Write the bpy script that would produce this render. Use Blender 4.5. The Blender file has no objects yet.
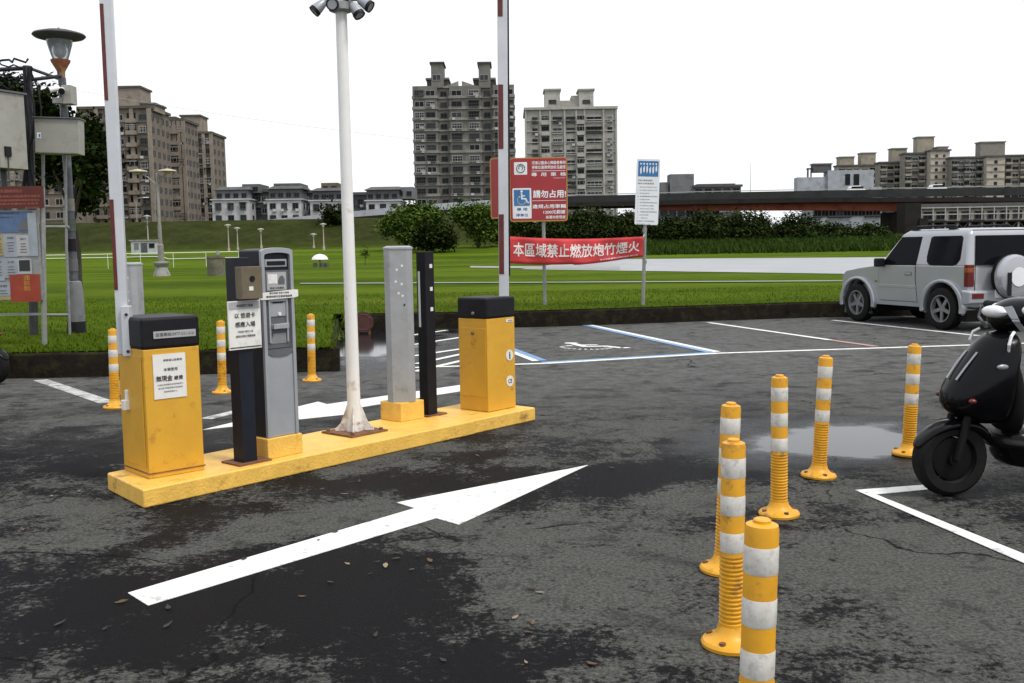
import bpy, bmesh, math, random
import numpy as np
from mathutils import Vector, Matrix, noise
random.seed(7)
RNG = np.random.default_rng(7)
PI = math.pi
R_ = math.radians
scene = bpy.context.scene
C = scene.collection

# ------------------------------------------------------------------ camera geometry
FPX, CX, CY, CAMH = 1000.0, 512.0, 341.5, 1.43
PITCH, ROLL = R_(5.34), R_(1.0)
F = Vector((0, math.cos(PITCH), -math.sin(PITCH)))
U0 = Vector((0, math.sin(PITCH), math.cos(PITCH)))
R0 = Vector((1, 0, 0))
CR = R0 * math.cos(ROLL) - U0 * math.sin(ROLL)
CU = U0 * math.cos(ROLL) + R0 * math.sin(ROLL)
def ray(x, y): return F + (x - CX) / FPX * CR - (y - CY) / FPX * CU
def G(x, y, z=0.0):
    d = ray(x, y); t = (z - CAMH) / d.z
    return Vector((d.x * t, d.y * t, z))
def D(x, y, Y):
    d = ray(x, y); t = Y / d.y
    return Vector((d.x * t, Y, CAMH + d.z * t))
cam_d = bpy.data.cameras.new('camera'); cam_d.sensor_width = 36
cam_d.lens = FPX / 1024 * 36; cam_d.clip_start = 0.05; cam_d.clip_end = 5000
cam = bpy.data.objects.new('camera', cam_d); C.objects.link(cam)
m3 = Matrix((CR, CU, -F)).transposed()
cam.matrix_world = Matrix.Translation((0, 0, CAMH)) @ m3.to_4x4()
scene.camera = cam

# ------------------------------------------------------------------ world and light
w = bpy.data.worlds.new("World"); scene.world = w; w.use_nodes = True
nt = w.node_tree; nt.nodes.clear()
SUN_EL, SUN_AZ = R_(58), R_(128)      # azimuth clockwise from +Y
out = nt.nodes.new('ShaderNodeOutputWorld'); bg = nt.nodes.new('ShaderNodeBackground')
sky = nt.nodes.new('ShaderNodeTexSky'); sky.sky_type = 'NISHITA'; sky.sun_disc = False
sky.sun_elevation = SUN_EL; sky.sun_rotation = SUN_AZ; sky.air_density = 1.5; sky.dust_density = 6
mx = nt.nodes.new('ShaderNodeMix'); mx.data_type = 'RGBA'; mx.inputs[0].default_value = 0.9
mx.inputs[7].default_value = (7.9, 8.1, 8.4, 1)
nt.links.new(sky.outputs[0], mx.inputs[6]); nt.links.new(mx.outputs[2], bg.inputs[0])
bg.inputs[1].default_value = 0.1
nt.links.new(bg.outputs[0], out.inputs[0])
sd = bpy.data.lights.new('sun', 'SUN'); sd.energy = 1.5; sd.angle = R_(12); sd.color = (1, 0.96, 0.9)
so = bpy.data.objects.new('sun', sd); C.objects.link(so)
sv = Vector((math.sin(SUN_AZ) * math.cos(SUN_EL), math.cos(SUN_AZ) * math.cos(SUN_EL), math.sin(SUN_EL)))
so.rotation_euler = sv.to_track_quat('Z', 'Y').to_euler()
vs = scene.view_settings
scene.display_settings.display_device = 'sRGB'
vs.view_transform = 'Standard'; vs.look = 'None'; vs.gamma = 1; vs.use_curve_mapping = False
vs.exposure = 0.55

# ------------------------------------------------------------------ materials
def srgb(r, g, b):
    f = lambda c: (c / 255 / 12.92) if c / 255 <= 0.04045 else ((c / 255 + 0.055) / 1.055) ** 2.4
    return (f(r), f(g), f(b))
MATS = {}
def mat(name, col, rough=0.6, metal=0.0, var=0.18, scale=6.0, bump=0.0, bscale=80.0, spec=0.5, dirt=None, dirt_amt=0.0,
        dscale=3.0, trans=0.0, alpha=None, emit=None, rvar=0.0):
    if name in MATS: return MATS[name]
    m = bpy.data.materials.new(name); m.use_nodes = True; t = m.node_tree
    b = t.nodes['Principled BSDF']
    tc = t.nodes.new('ShaderNodeTexCoord')
    oi = t.nodes.new('ShaderNodeObjectInfo'); ofs = t.nodes.new('ShaderNodeVectorMath'); ofs.operation = 'MULTIPLY_ADD'
    t.links.new(oi.outputs['Random'], ofs.inputs[0]); ofs.inputs[1].default_value = (37.0, 53.0, 71.0); t.links.new(tc.outputs['Object'], ofs.inputs[2])
    n1 = t.nodes.new('ShaderNodeTexNoise'); n1.inputs['Scale'].default_value = scale
    n1.inputs['Detail'].default_value = 6; n1.inputs['Roughness'].default_value = 0.65
    t.links.new(ofs.outputs[0], n1.inputs['Vector'])
    mr = t.nodes.new('ShaderNodeMapRange'); mr.inputs[1].default_value = 0.3; mr.inputs[2].default_value = 0.7
    t.links.new(n1.outputs[0], mr.inputs[0])
    mixc = t.nodes.new('ShaderNodeMix'); mixc.data_type = 'RGBA'
    lo = tuple(c * (1 - var) for c in col); hi = tuple(min(1, c * (1 + var)) for c in col)
    mixc.inputs[6].default_value = (*lo, 1); mixc.inputs[7].default_value = (*hi, 1)
    t.links.new(mr.outputs[0], mixc.inputs[0])
    last = mixc.outputs[2]
    if dirt is not None:
        n2 = t.nodes.new('ShaderNodeTexNoise'); n2.inputs['Scale'].default_value = dscale
        n2.inputs['Detail'].default_value = 9; n2.inputs['Roughness'].default_value = 0.7
        t.links.new(ofs.outputs[0], n2.inputs['Vector'])
        r2 = t.nodes.new('ShaderNodeMapRange'); r2.inputs[1].default_value = 0.62 - 0.3 * dirt_amt
        r2.inputs[2].default_value = 0.78 - 0.2 * dirt_amt
        t.links.new(n2.outputs[0], r2.inputs[0])
        m2 = t.nodes.new('ShaderNodeMix'); m2.data_type = 'RGBA'; m2.inputs[7].default_value = (*dirt, 1)
        t.links.new(r2.outputs[0], m2.inputs[0]); t.links.new(last, m2.inputs[6]); last = m2.outputs[2]
    t.links.new(last, b.inputs['Base Color'])
    b.inputs['Roughness'].default_value = rough; b.inputs['Metallic'].default_value = metal
    b.inputs['Specular IOR Level'].default_value = spec
    if rvar:
        r3 = t.nodes.new('ShaderNodeMapRange'); r3.inputs[3].default_value = max(0.02, rough - rvar); r3.inputs[4].default_value = min(1, rough + rvar)
        t.links.new(n1.outputs[0], r3.inputs[0]); t.links.new(r3.outputs[0], b.inputs['Roughness'])
    if trans: b.inputs['Transmission Weight'].default_value = trans
    if bump:
        nb = t.nodes.new('ShaderNodeTexNoise'); nb.inputs['Scale'].default_value = bscale; nb.inputs['Detail'].default_value = 4
        t.links.new(tc.outputs['Object'], nb.inputs['Vector'])
        bp = t.nodes.new('ShaderNodeBump'); bp.inputs['Strength'].default_value = bump; bp.inputs['Distance'].default_value = 0.02
        t.links.new(nb.outputs[0], bp.inputs['Height']); t.links.new(bp.outputs[0], b.inputs['Normal'])
    MATS[name] = m
    return m

YEL = mat('yellow_paint', (0.62, 0.335, 0.028), 0.42, var=0.08, scale=5, dirt=(0.24, 0.10, 0.02), dirt_amt=0.12, dscale=7, bump=0.05, bscale=60)
YELC = mat('yellow_kerb_paint', (0.76, 0.46, 0.085), 0.5, var=0.12, scale=9, dirt=(0.16, 0.08, 0.03), dirt_amt=0.12, dscale=6, bump=0.25, bscale=50)
YELB = mat('yellow_rubber', (0.67, 0.325, 0.014), 0.45, var=0.12, scale=8, dirt=(0.12, 0.06, 0.025), dirt_amt=0.24, dscale=11)
REFL = mat('white_reflective', (0.62, 0.60, 0.56), 0.35, var=0.12, scale=40, dirt=(0.36, 0.34, 0.30), dirt_amt=0.34, dscale=26)
BLK = mat('black_plastic', (0.009, 0.009, 0.012), 0.5, spec=0.22, var=0.3, scale=20, bump=0.05, bscale=200)
DKB = mat('dark_blue_metal', (0.011, 0.013, 0.021), 0.45, spec=0.25, var=0.25, scale=10)
ALU = mat('brushed_silver', (0.36, 0.37, 0.385), 0.42, metal=0.35, var=0.1, scale=8, dirt=(0.2, 0.2, 0.19), dirt_amt=0.2, dscale=5)
SILV = mat('silver_grey_paint', (0.33, 0.345, 0.37), 0.38, metal=0.2, var=0.07, scale=6)
SILD = mat('grey_trim', (0.10, 0.105, 0.115), 0.4, var=0.15)
WHT = mat('white_paint', (0.76, 0.76, 0.74), 0.4, var=0.05, scale=6, dirt=(0.45, 0.36, 0.25), dirt_amt=0.12, dscale=6)
ARMW = mat('arm_aluminium', (0.55, 0.57, 0.6), 0.35, metal=0.2, var=0.08, scale=5)
PAPER = mat('paper', (0.72, 0.71, 0.68), 0.6, var=0.06, scale=10, dirt=(0.5, 0.47, 0.42), dirt_amt=0.25, dscale=8)
PAPERG = mat('grey_paper', (0.36, 0.365, 0.37), 0.6, var=0.06)
INK = mat('ink', (0.02, 0.02, 0.022), 0.6)
INKB = mat('ink_blue', (0.03, 0.12, 0.32), 0.5)
REDB = mat('reflector_red', (0.10, 0.014, 0.010), 0.4, var=0.3, scale=20)
RUST = mat('rusty_steel', (0.16, 0.07, 0.03), 0.8, var=0.5, scale=20, bump=0.3, bscale=60)
RUSTW = mat('rusted_white_paint', (0.72, 0.71, 0.68), 0.5, var=0.06, dirt=(0.22, 0.09, 0.035), dirt_amt=0.5, dscale=14)
BRASS = mat('tarnished_brass', (0.16, 0.13, 0.085), 0.4, metal=0.3, var=0.2)
SIGNR = mat('sign_red', (0.33, 0.024, 0.028), 0.4, var=0.08, scale=3)
SIGNY = mat('sign_ochre_edge', (0.42, 0.22, 0.05), 0.5)
SIGNB = mat('sign_blue', (0.03, 0.15, 0.36), 0.4)
SIGNW = mat('sign_white', (0.74, 0.76, 0.78), 0.4, var=0.04)
BANR = mat('banner_red', (0.60, 0.045, 0.05), 0.7, var=0.1, scale=3)
BANW = mat('banner_white', (0.8, 0.74, 0.72), 0.7)
GALV = mat('galvanised_steel', (0.26, 0.265, 0.26), 0.45, metal=0.3, var=0.2, scale=15)
LINEW = None
GLASSD = mat('dark_glass', (0.006, 0.007, 0.010), 0.06, var=0.1, spec=0.05)
CARP = mat('silver_car_paint', (0.39, 0.402, 0.43), 0.2, metal=0.35, var=0.03, scale=2, rvar=0.05)
CARP.node_tree.nodes['Principled BSDF'].inputs['Coat Weight'].default_value = 0.5
TYRE = mat('tyre_rubber', (0.009, 0.009, 0.009), 0.75, spec=0.15, var=0.3, scale=20)
RIM = mat('alloy_rim', (0.22, 0.225, 0.23), 0.35, metal=0.5, var=0.1)
SCB = mat('scooter_black', (0.004, 0.004, 0.005), 0.2, var=0.2, rvar=0.08, spec=0.16)
SCG = mat('scooter_silver', (0.3, 0.31, 0.33), 0.3, metal=0.4)
SCM = mat('scooter_matt', (0.006, 0.006, 0.006), 0.6, spec=0.15)
LAMPR = mat('tail_lamp_red', (0.11, 0.010, 0.008), 0.2)
LAMPO = mat('lamp_amber', (0.24, 0.06, 0.02), 0.2)
LAMPW = mat('lamp_clear', (0.7, 0.72, 0.74), 0.1, var=0.1, scale=30)
CONC = mat('concrete', (0.26, 0.255, 0.24), 0.8, var=0.2, scale=5, dirt=(0.06, 0.055, 0.045), dirt_amt=0.4, dscale=3, bump=0.2)
BEIGE = mat('beige_box_paint', (0.29, 0.285, 0.255), 0.5, var=0.1, scale=3, dirt=(0.2, 0.18, 0.13), dirt_amt=0.25, dscale=4)
BARK = mat('bark', (0.035, 0.028, 0.02), 0.9, var=0.4, scale=15, bump=0.6, bscale=20)
KERBM = mat('mossy_kerb', (0.012, 0.009, 0.007), 0.85, spec=0.1, var=0.5, scale=5, dirt=(0.03, 0.03, 0.012), dirt_amt=0.45, dscale=6, bump=0.5, bscale=25)

def leaf_mats(tag, cols):
    return [mat(f'{tag}_leaf_{i}', c, 0.8, var=0.25, scale=3, spec=0.04) for i, c in enumerate(cols)]
LF_DARK = leaf_mats('dark', [(0.009, 0.016, 0.004), (0.016, 0.028, 0.006), (0.032, 0.048, 0.010)])
LF_MID = leaf_mats('mid', [(0.026, 0.05, 0.008), (0.045, 0.075, 0.011), (0.07, 0.105, 0.016)])
LF_OLIVE = leaf_mats('olive', [(0.013, 0.022, 0.005), (0.021, 0.033, 0.008), (0.034, 0.048, 0.012)])
LF_HILL = leaf_mats('hill', [(0.030, 0.046, 0.008), (0.042, 0.062, 0.010), (0.055, 0.072, 0.013), (0.075, 0.072, 0.022)])
LF_LIGHT = leaf_mats('light', [(0.040, 0.068, 0.012), (0.062, 0.10, 0.016), (0.09, 0.135, 0.024)])
GRASSL = leaf_mats('grass', [(0.040, 0.070, 0.003), (0.058, 0.094, 0.004), (0.080, 0.118, 0.006)])

# ------------------------------------------------------------------ mesh builder
class MB:
    def __init__(s): s.bm = bmesh.new(); s.mi = 0
    def _m(s, fs):
        for f in fs: f.material_index = s.mi
    def box(s, c, d, rz=0, M=None, taper=1.0):
        x, y, z = d[0] / 2, d[1] / 2, d[2] / 2
        vs = []
        T = Matrix.Translation(Vector(c)) @ Matrix.Rotation(rz, 4, 'Z')
        if M is not None: T = M @ T
        for k in (-1, 1):
            q = taper if k > 0 else 1
            for sx, sy in ((-1, -1), (1, -1), (1, 1), (-1, 1)):
                vs.append(s.bm.verts.new(T @ Vector((sx * x * q, sy * y * q, k * z))))
        fs = [s.bm.faces.new([vs[i] for i in q]) for q in ((3, 2, 1, 0), (4, 5, 6, 7), (0, 1, 5, 4), (1, 2, 6, 5), (2, 3, 7, 6), (3, 0, 4, 7))]
        s._m(fs); return s
    def lathe(s, prof, c=(0, 0, 0), n=20, M=None, caps=True):
        T = Matrix.Translation(Vector(c))
        if M is not None: T = M @ T
        rings = []
        for r, z in prof:
            rings.append([s.bm.verts.new(T @ Vector((r * math.cos(2 * PI * i / n), r * math.sin(2 * PI * i / n), z))) for i in range(n)])
        fs = []
        for a, b in zip(rings, rings[1:]):
            for i in range(n):
                fs.append(s.bm.faces.new((a[i], a[(i + 1) % n], b[(i + 1) % n], b[i])))
        if caps:
            if prof[0][0] > 1e-5: fs.append(s.bm.faces.new(rings[0][::-1]))
            if prof[-1][0] > 1e-5: fs.append(s.bm.faces.new(rings[-1]))
        s._m(fs); return s
    def cyl(s, p0, p1, r0, r1=None, n=12):
        p0, p1 = Vector(p0), Vector(p1); d = p1 - p0
        q = d.to_track_quat('Z', 'Y').to_matrix().to_4x4()
        return s.lathe([(r0, 0), (r0 if r1 is None else r1, d.length)], n=n, M=Matrix.Translation(p0) @ q)
    def prism(s, pts, O=(0, 0, 0), X=(1, 0, 0), Y=(0, 0, 1), depth=0.1):
        """polygon in the plane O + X*u + Y*v, pushed by depth along X x Y"""
        O, X, Y = Vector(O), Vector(X), Vector(Y); N = X.cross(Y).normalized()
        a = [s.bm.verts.new(O + X * p[0] + Y * p[1]) for p in pts]
        b = [s.bm.verts.new(v.co + N * depth) for v in a]
        n = len(pts); fs = [s.bm.faces.new(a[::-1]), s.bm.faces.new(b)]
        for i in range(n): fs.append(s.bm.faces.new((a[i], a[(i + 1) % n], b[(i + 1) % n], b[i])))
        s._m(fs); return s
    def tube(s, pts, r, n=8, closed=False):
        pts = [Vector(p) for p in pts]; rings = []
        up = Vector((0, 0, 1))
        N = len(pts)
        for i, p in enumerate(pts):
            d = (pts[min(i + 1, N - 1)] - pts[max(i - 1, 0)])
            if closed: d = pts[(i + 1) % N] - pts[i - 1]
            d.normalize()
            x = d.cross(up if abs(d.z) < 0.95 else Vector((1, 0, 0))).normalized(); y = d.cross(x)
            rr = r[i] if isinstance(r, (list, tuple)) else r
            rings.append([s.bm.verts.new(p + (x * math.cos(2 * PI * k / n) + y * math.sin(2 * PI * k / n)) * rr) for k in range(n)])
        fs = []
        seq = list(zip(rings, rings[1:])) + ([(rings[-1], rings[0])] if closed else [])
        for a, b in seq:
            for k in range(n): fs.append(s.bm.faces.new((a[k], a[(k + 1) % n], b[(k + 1) % n], b[k])))
        if not closed: fs += [s.bm.faces.new(rings[0]), s.bm.faces.new(rings[-1][::-1])]
        s._m(fs); return s
    def loft(s, rings, caps=True):
        rs = [[s.bm.verts.new(Vector(p)) for p in r] for r in rings]; fs = []
        for a, b in zip(rs, rs[1:]):
            n = len(a)
            for k in range(n): fs.append(s.bm.faces.new((a[k], a[(k + 1) % n], b[(k + 1) % n], b[k])))
        if caps: fs += [s.bm.faces.new(rs[0][::-1]), s.bm.faces.new(rs[-1])]
        s._m(fs); return s
    def ellipsoid(s, c, r, M=None, n=16, k=10):
        T = Matrix.Translation(Vector(c)) @ Matrix.Diagonal((*r, 1))
        if M is not None: T = M @ T
        return s.lathe([(math.cos(-PI / 2 + PI * i / k) if 0 < i < k else 1e-4, math.sin(-PI / 2 + PI * i / k)) for i in range(k + 1)], n=n, M=T)
    def mesh(s, name, mats, smooth=35):
        bmesh.ops.recalc_face_normals(s.bm, faces=s.bm.faces)
        me = bpy.data.meshes.new(name)
        if smooth:
            a = R_(smooth)
            for e in s.bm.edges:
                if len(e.link_faces) == 2 and e.calc_face_angle(0) > a: e.smooth = False
            for f in s.bm.faces: f.smooth = True
        s.bm.to_mesh(me); s.bm.free()
        for m in (mats if isinstance(mats, (list, tuple)) else [mats]): me.materials.append(m)
        return me
    def build(s, name, mats, parent=None, bevel=0, smooth=35, segs=2):
        me = s.mesh(name, mats, 180 if bevel else smooth)
        return link(name, me, parent, bevel, segs)
def link(name, me, parent=None, bevel=0, segs=2):
    o = bpy.data.objects.new(name, me); C.objects.link(o)
    if parent is not None: o.parent = parent
    if bevel:
        b = o.modifiers.new('bevel', 'BEVEL'); b.width = bevel; b.segments = segs; b.limit_method = 'ANGLE'; b.angle_limit = R_(30)
        b.harden_normals = True
    return o
def thing(name, label, cat, loc=(0, 0, 0), rotz=0, group=None):
    o = bpy.data.objects.new(name, None); C.objects.link(o); o.empty_display_size = 0.2
    o.location = loc; o.rotation_euler = (0, 0, rotz); o['label'] = label; o['category'] = cat
    if group: o['group'] = group
    return o
def tag(o, label, cat, group=None):
    o['label'] = label; o['category'] = cat
    if group: o['group'] = group
    return o
def struct(name, mb, mats, smooth=35):
    o = mb.build(name, mats, smooth=smooth); o['kind'] = 'structure'; return o
def copy_tree(o, parent=None):
    c = o.copy(); C.objects.link(c)
    if parent is not None: c.parent = parent
    for ch in list(o.children): copy_tree(ch, c)
    return c
def relabel(o, label): o['label'] = label; return o

# ------------------------------------------------------------------ lettering
_txt = {}
def text_mesh(body, weight=0.0):
    cu = bpy.data.curves.new('lettering', 'FONT'); cu.body = body; cu.resolution_u = 2
    ob = bpy.data.objects.new('lettering', cu); C.objects.link(ob)
    dg = bpy.context.evaluated_depsgraph_get()
    me = bpy.data.meshes.new_from_object(ob.evaluated_get(dg))
    bpy.data.objects.remove(ob); bpy.data.curves.remove(cu)
    if weight > 0.015:      # heavier strokes: the glyphs laid again a hair to each side
        bm = bmesh.new(); k = weight * 0.55
        for i, (dx, dy) in enumerate(((-k, 0), (k, 0), (0, k), (0, -k))):
            n0 = len(bm.verts); bm.from_mesh(me); bm.verts.ensure_lookup_table()
            for v in bm.verts[n0:]: v.co += Vector((dx, dy, 0.004 * i))
        bm.to_mesh(me); bm.free()
    return me
def lettering(parent, body, m, c, X, Y, w, h=None, weight=0.0, fit=True):
    """text centred at c in the plane of unit vectors X (right) and Y (up), w wide and h high"""
    me = text_mesh(body, weight)
    co = np.empty(len(me.vertices) * 3); me.vertices.foreach_get('co', co); co = co.reshape(-1, 3)
    lo, hi = co.min(0), co.max(0); sz = np.maximum(hi - lo, 1e-6)
    sx = w / sz[0]; sy = (h / sz[1]) if h else sx
    X, Y, c = Vector(X).normalized(), Vector(Y).normalized(), Vector(c)
    u = (co[:, 0] - (lo[0] + hi[0]) / 2) * sx; v = (co[:, 1] - (lo[1] + hi[1]) / 2) * sy
    nc = np.array(c)[None] + u[:, None] * np.array(X)[None] + v[:, None] * np.array(Y)[None] + (co[:, 2] * 0.03)[:, None] * np.array(X.cross(Y))[None]
    me.vertices.foreach_set('co', nc.ravel()); me.materials.clear(); me.materials.append(m); me.update()
    return link('lettering', me, parent)
def wheelchair(mb, O, X, Y, s, depth):
    """access symbol strokes; O lower-left corner, s = size"""
    X, Y, O = Vector(X), Vector(Y), Vector(O)
    def rib(pts, wd):
        for a, b in zip(pts, pts[1:]):
            a, b = Vector(a), Vector(b); d = (b - a).normalized(); n = Vector((-d.y, d.x)) * wd / 2
            a2, b2 = a - d * wd * 0.25, b + d * wd * 0.25
            mb.prism([((q.x) * s, (q.y) * s) for q in (a2 - n, b2 - n, b2 + n, a2 + n)], O, X, Y, depth)
            depth_eps = 0
    ring = [(0.42 + 0.27 * math.cos(R_(a)), 0.32 + 0.27 * math.sin(R_(a))) for a in range(118, 372, 14)]
    rib(ring, 0.085)
    mb.prism([((0.42 + 0.085 * math.cos(i * PI / 6)) * s, (0.9 + 0.085 * math.sin(i * PI / 6)) * s) for i in range(12)], O, X, Y, depth)
    O2 = O + X.cross(Y).normalized() * depth * 0.05
    def rib2(pts, wd):
        for a, b in zip(pts, pts[1:]):
            a, b = Vector(a), Vector(b); d = (b - a).normalized(); n = Vector((-d.y, d.x)) * wd / 2
            mb.prism([((q.x) * s, (q.y) * s) for q in (a - n, b - n, b + n, a + n)], O2, X, Y, depth)
    rib2([(0.42, 0.78), (0.44, 0.40)], 0.1)
    O2 = O + X.cross(Y).normalized() * depth * 0.1
    rib2([(0.42, 0.62), (0.66, 0.60)], 0.075); rib2([(0.40, 0.42), (0.70, 0.41)], 0.095)
    O2 = O + X.cross(Y).normalized() * depth * 0.15
    rib2([(0.69, 0.44), (0.80, 0.15), (0.9, 0.17)], 0.09)

# ------------------------------------------------------------------ asphalt
def asphalt_material():
    m = bpy.data.materials.new('wet_asphalt'); m.use_nodes = True; t = m.node_tree; L = t.links.new
    b = t.nodes['Principled BSDF']; tc = t.nodes.new('ShaderNodeTexCoord')
    def nz(scale, detail=6, rough=0.6, dist=0.0):
        n = t.nodes.new('ShaderNodeTexNoise'); n.inputs['Scale'].default_value = scale; n.inputs['Detail'].default_value = detail
        n.inputs['Roughness'].default_value = rough; n.inputs['Distortion'].default_value = dist
        L(tc.outputs['Object'], n.inputs['Vector']); return n.outputs[0]
    def mr(v, a, b_, c=0.0, d=1.0):
        n = t.nodes.new('ShaderNodeMapRange'); n.interpolation_type = 'SMOOTHSTEP'
        for i, q in enumerate((a, b_, c, d)): n.inputs[i + 1].default_value = q
        L(v, n.inputs[0]); return n.outputs[0]
    def ma(op, a, b_=None):
        n = t.nodes.new('ShaderNodeMath'); n.operation = op
        for i, q in enumerate((a, b_)):
            if q is None: continue
            if isinstance(q, (int, float)): n.inputs[i].default_value = q
            else: L(q, n.inputs[i])
        return n.outputs[0]
    def mixc(f, a, b_):
        n = t.nodes.new('ShaderNodeMix'); n.data_type = 'RGBA'; L(f, n.inputs[0])
        for i, q in ((6, a), (7, b_)):
            if isinstance(q, tuple): n.inputs[i].default_value = (*q, 1)
            else: L(q, n.inputs[i])
        return n.outputs[2]
    sep = t.nodes.new('ShaderNodeSeparateXYZ'); L(tc.outputs['Object'], sep.inputs[0])
    big = nz(0.75, 5, 0.55, 0.4); med = nz(2.6, 8, 0.7, 0.3); fine = nz(34, 6, 0.78); grit = nz(130, 3, 0.65)
    # crust of lighter, drier asphalt with a ragged edge
    dryv = ma('ADD', ma('MULTIPLY', big, 0.5), ma('ADD', ma('MULTIPLY', med, 0.5), ma('ADD', ma('MULTIPLY', fine, 0.5), ma('MULTIPLY', nz(11, 7, 0.75), 0.35))))
    # puddles: soft ellipses with a noisy rim
    rim = ma('MULTIPLY', ma('SUBTRACT', nz(1.7, 6, 0.6), 0.5), 1.5)
    pud = None; damp = None
    for (x, y, rx, ry, ang) in PUDDLES:
        ca, sa = math.cos(ang), math.sin(ang)
        dx = ma('SUBTRACT', sep.outputs[0], x); dy = ma('SUBTRACT', sep.outputs[1], y)
        u = ma('DIVIDE', ma('ADD', ma('MULTIPLY', dx, ca), ma('MULTIPLY', dy, sa)), rx)
        v = ma('DIVIDE', ma('SUBTRACT', ma('MULTIPLY', dy, ca), ma('MULTIPLY', dx, sa)), ry)
        d = ma('ADD', ma('SQRT', ma('ADD', ma('MULTIPLY', u, u), ma('MULTIPLY', v, v))), rim)
        p = mr(d, 1.05, 0.6); q = mr(d, 1.6, 0.95)
        pud = p if pud is None else ma('MAXIMUM', pud, p); damp = q if damp is None else ma('MAXIMUM', damp, q)
    wb = None
    for (x, y, rx, ry, ang, amt) in WETZONES:
        ca, sa = math.cos(ang), math.sin(ang)
        dx = ma('SUBTRACT', sep.outputs[0], x); dy = ma('SUBTRACT', sep.outputs[1], y)
        u = ma('DIVIDE', ma('ADD', ma('MULTIPLY', dx, ca), ma('MULTIPLY', dy, sa)), rx)
        v = ma('DIVIDE', ma('SUBTRACT', ma('MULTIPLY', dy, ca), ma('MULTIPLY', dx, sa)), ry)
        d = ma('SQRT', ma('ADD', ma('MULTIPLY', u, u), ma('MULTIPLY', v, v)))
        p = mr(d, 1.3, 0.5, 0.0, amt); wb = p if wb is None else ma('ADD', wb, p)
    dry = mr(ma('SUBTRACT', dryv, wb), 0.865, 0.955)
    far = mr(sep.outputs[1], 6.2, 12.0)
    nodamp = ma('SUBTRACT', 1.0, damp)
    dry = ma('MULTIPLY', dry, nodamp)
    wetc = mixc(fine, (0.005, 0.0052, 0.0065), (0.016, 0.016, 0.0175))
    dryc = mixc(fine, (0.062, 0.063, 0.058), (0.150, 0.151, 0.142))
    mott = mr(nz(58, 4, 0.7), 0.36, 0.64)
    dryc = mixc(mott, (0.052, 0.052, 0.048), dryc)
    stain = mr(nz(5.5, 8, 0.78, 0.6), 0.52, 0.62)
    dryc = mixc(ma('MULTIPLY', stain, 0.55), dryc, (0.022, 0.022, 0.021))
    col = mixc(dry, wetc, dryc)
    farc = mixc(mr(nz(7, 8, 0.75), 0.35, 0.65), (0.078, 0.078, 0.076), (0.135, 0.135, 0.132))
    col = mixc(ma('MULTIPLY', ma('MULTIPLY', far, mr(med, 0.34, 0.52, 0.25, 0.9)), nodamp), col, farc)
    speck = mr(grit, 0.66, 0.74)
    col = mixc(ma('MULTIPLY', ma('MULTIPLY', speck, ma('ADD', ma('MULTIPLY', dry, 0.6), 0.18)), 0.9), col, (0.19, 0.19, 0.18))
    pits = mr(nz(60, 5, 0.7), 0.36, 0.28)
    col = mixc(ma('MULTIPLY', pits, 0.6), col, (0.006, 0.006, 0.006))
    vor = t.nodes.new('ShaderNodeTexVoronoi'); vor.feature = 'DISTANCE_TO_EDGE'; vor.inputs['Scale'].default_value = 0.33
    mp = t.nodes.new('ShaderNodeVectorMath'); mp.operation = 'ADD'
    nv = t.nodes.new('ShaderNodeTexNoise'); nv.inputs['Scale'].default_value = 1.3; nv.inputs['Detail'].default_value = 5
    L(tc.outputs['Object'], nv.inputs['Vector']); L(tc.outputs['Object'], mp.inputs[0]); L(nv.outputs[1], mp.inputs[1]); L(mp.outputs[0], vor.inputs['Vector'])
    crack = ma('MULTIPLY', mr(vor.outputs[0], 0.006, 0.001), mr(big, 0.48, 0.56))
    col = mixc(ma('MULTIPLY', crack, 0.8), col, (0.004, 0.004, 0.004))
    L(col, b.inputs['Base Color'])
    ro = ma('ADD', ma('MULTIPLY', dry, 0.36), 0.46)
    ro = ma('ADD', ro, ma('MULTIPLY', ma('SUBTRACT', fine, 0.5), 0.25))
    ro = ma('ADD', ma('MULTIPLY', ro, ma('SUBTRACT', 1.0, ma('MULTIPLY', damp, 0.45))), 0)
    ro = ma('ADD', ma('MULTIPLY', ro, ma('SUBTRACT', 1.0, pud)), ma('MULTIPLY', pud, 0.09))
    L(ro, b.inputs['Roughness']); L(ma('ADD', ma('MULTIPLY', pud, 0.18), ma('ADD', ma('MULTIPLY', damp, 0.05), 0.012)), b.inputs['Specular IOR Level'])
    bp = t.nodes.new('ShaderNodeBump'); bp.inputs['Distance'].default_value = 0.012
    L(ma('MULTIPLY', ma('SUBTRACT', 1.0, pud), 0.55), bp.inputs['Strength'])
    hgt = ma('ADD', ma('MULTIPLY', grit, 0.5), ma('MULTIPLY', nz(70, 5, 0.7), 1.0)); L(hgt, bp.inputs['Height'])
    L(bp.outputs[0], b.inputs['Normal'])
    return m
def _pc(x, y): g = G(x, y); return g.x, g.y
PUDDLES = [(*_pc(846, 440), 0.95, 0.7, 0.3), (-2.05, 15.7, 1.25, 3.0, 0.0)]
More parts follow.
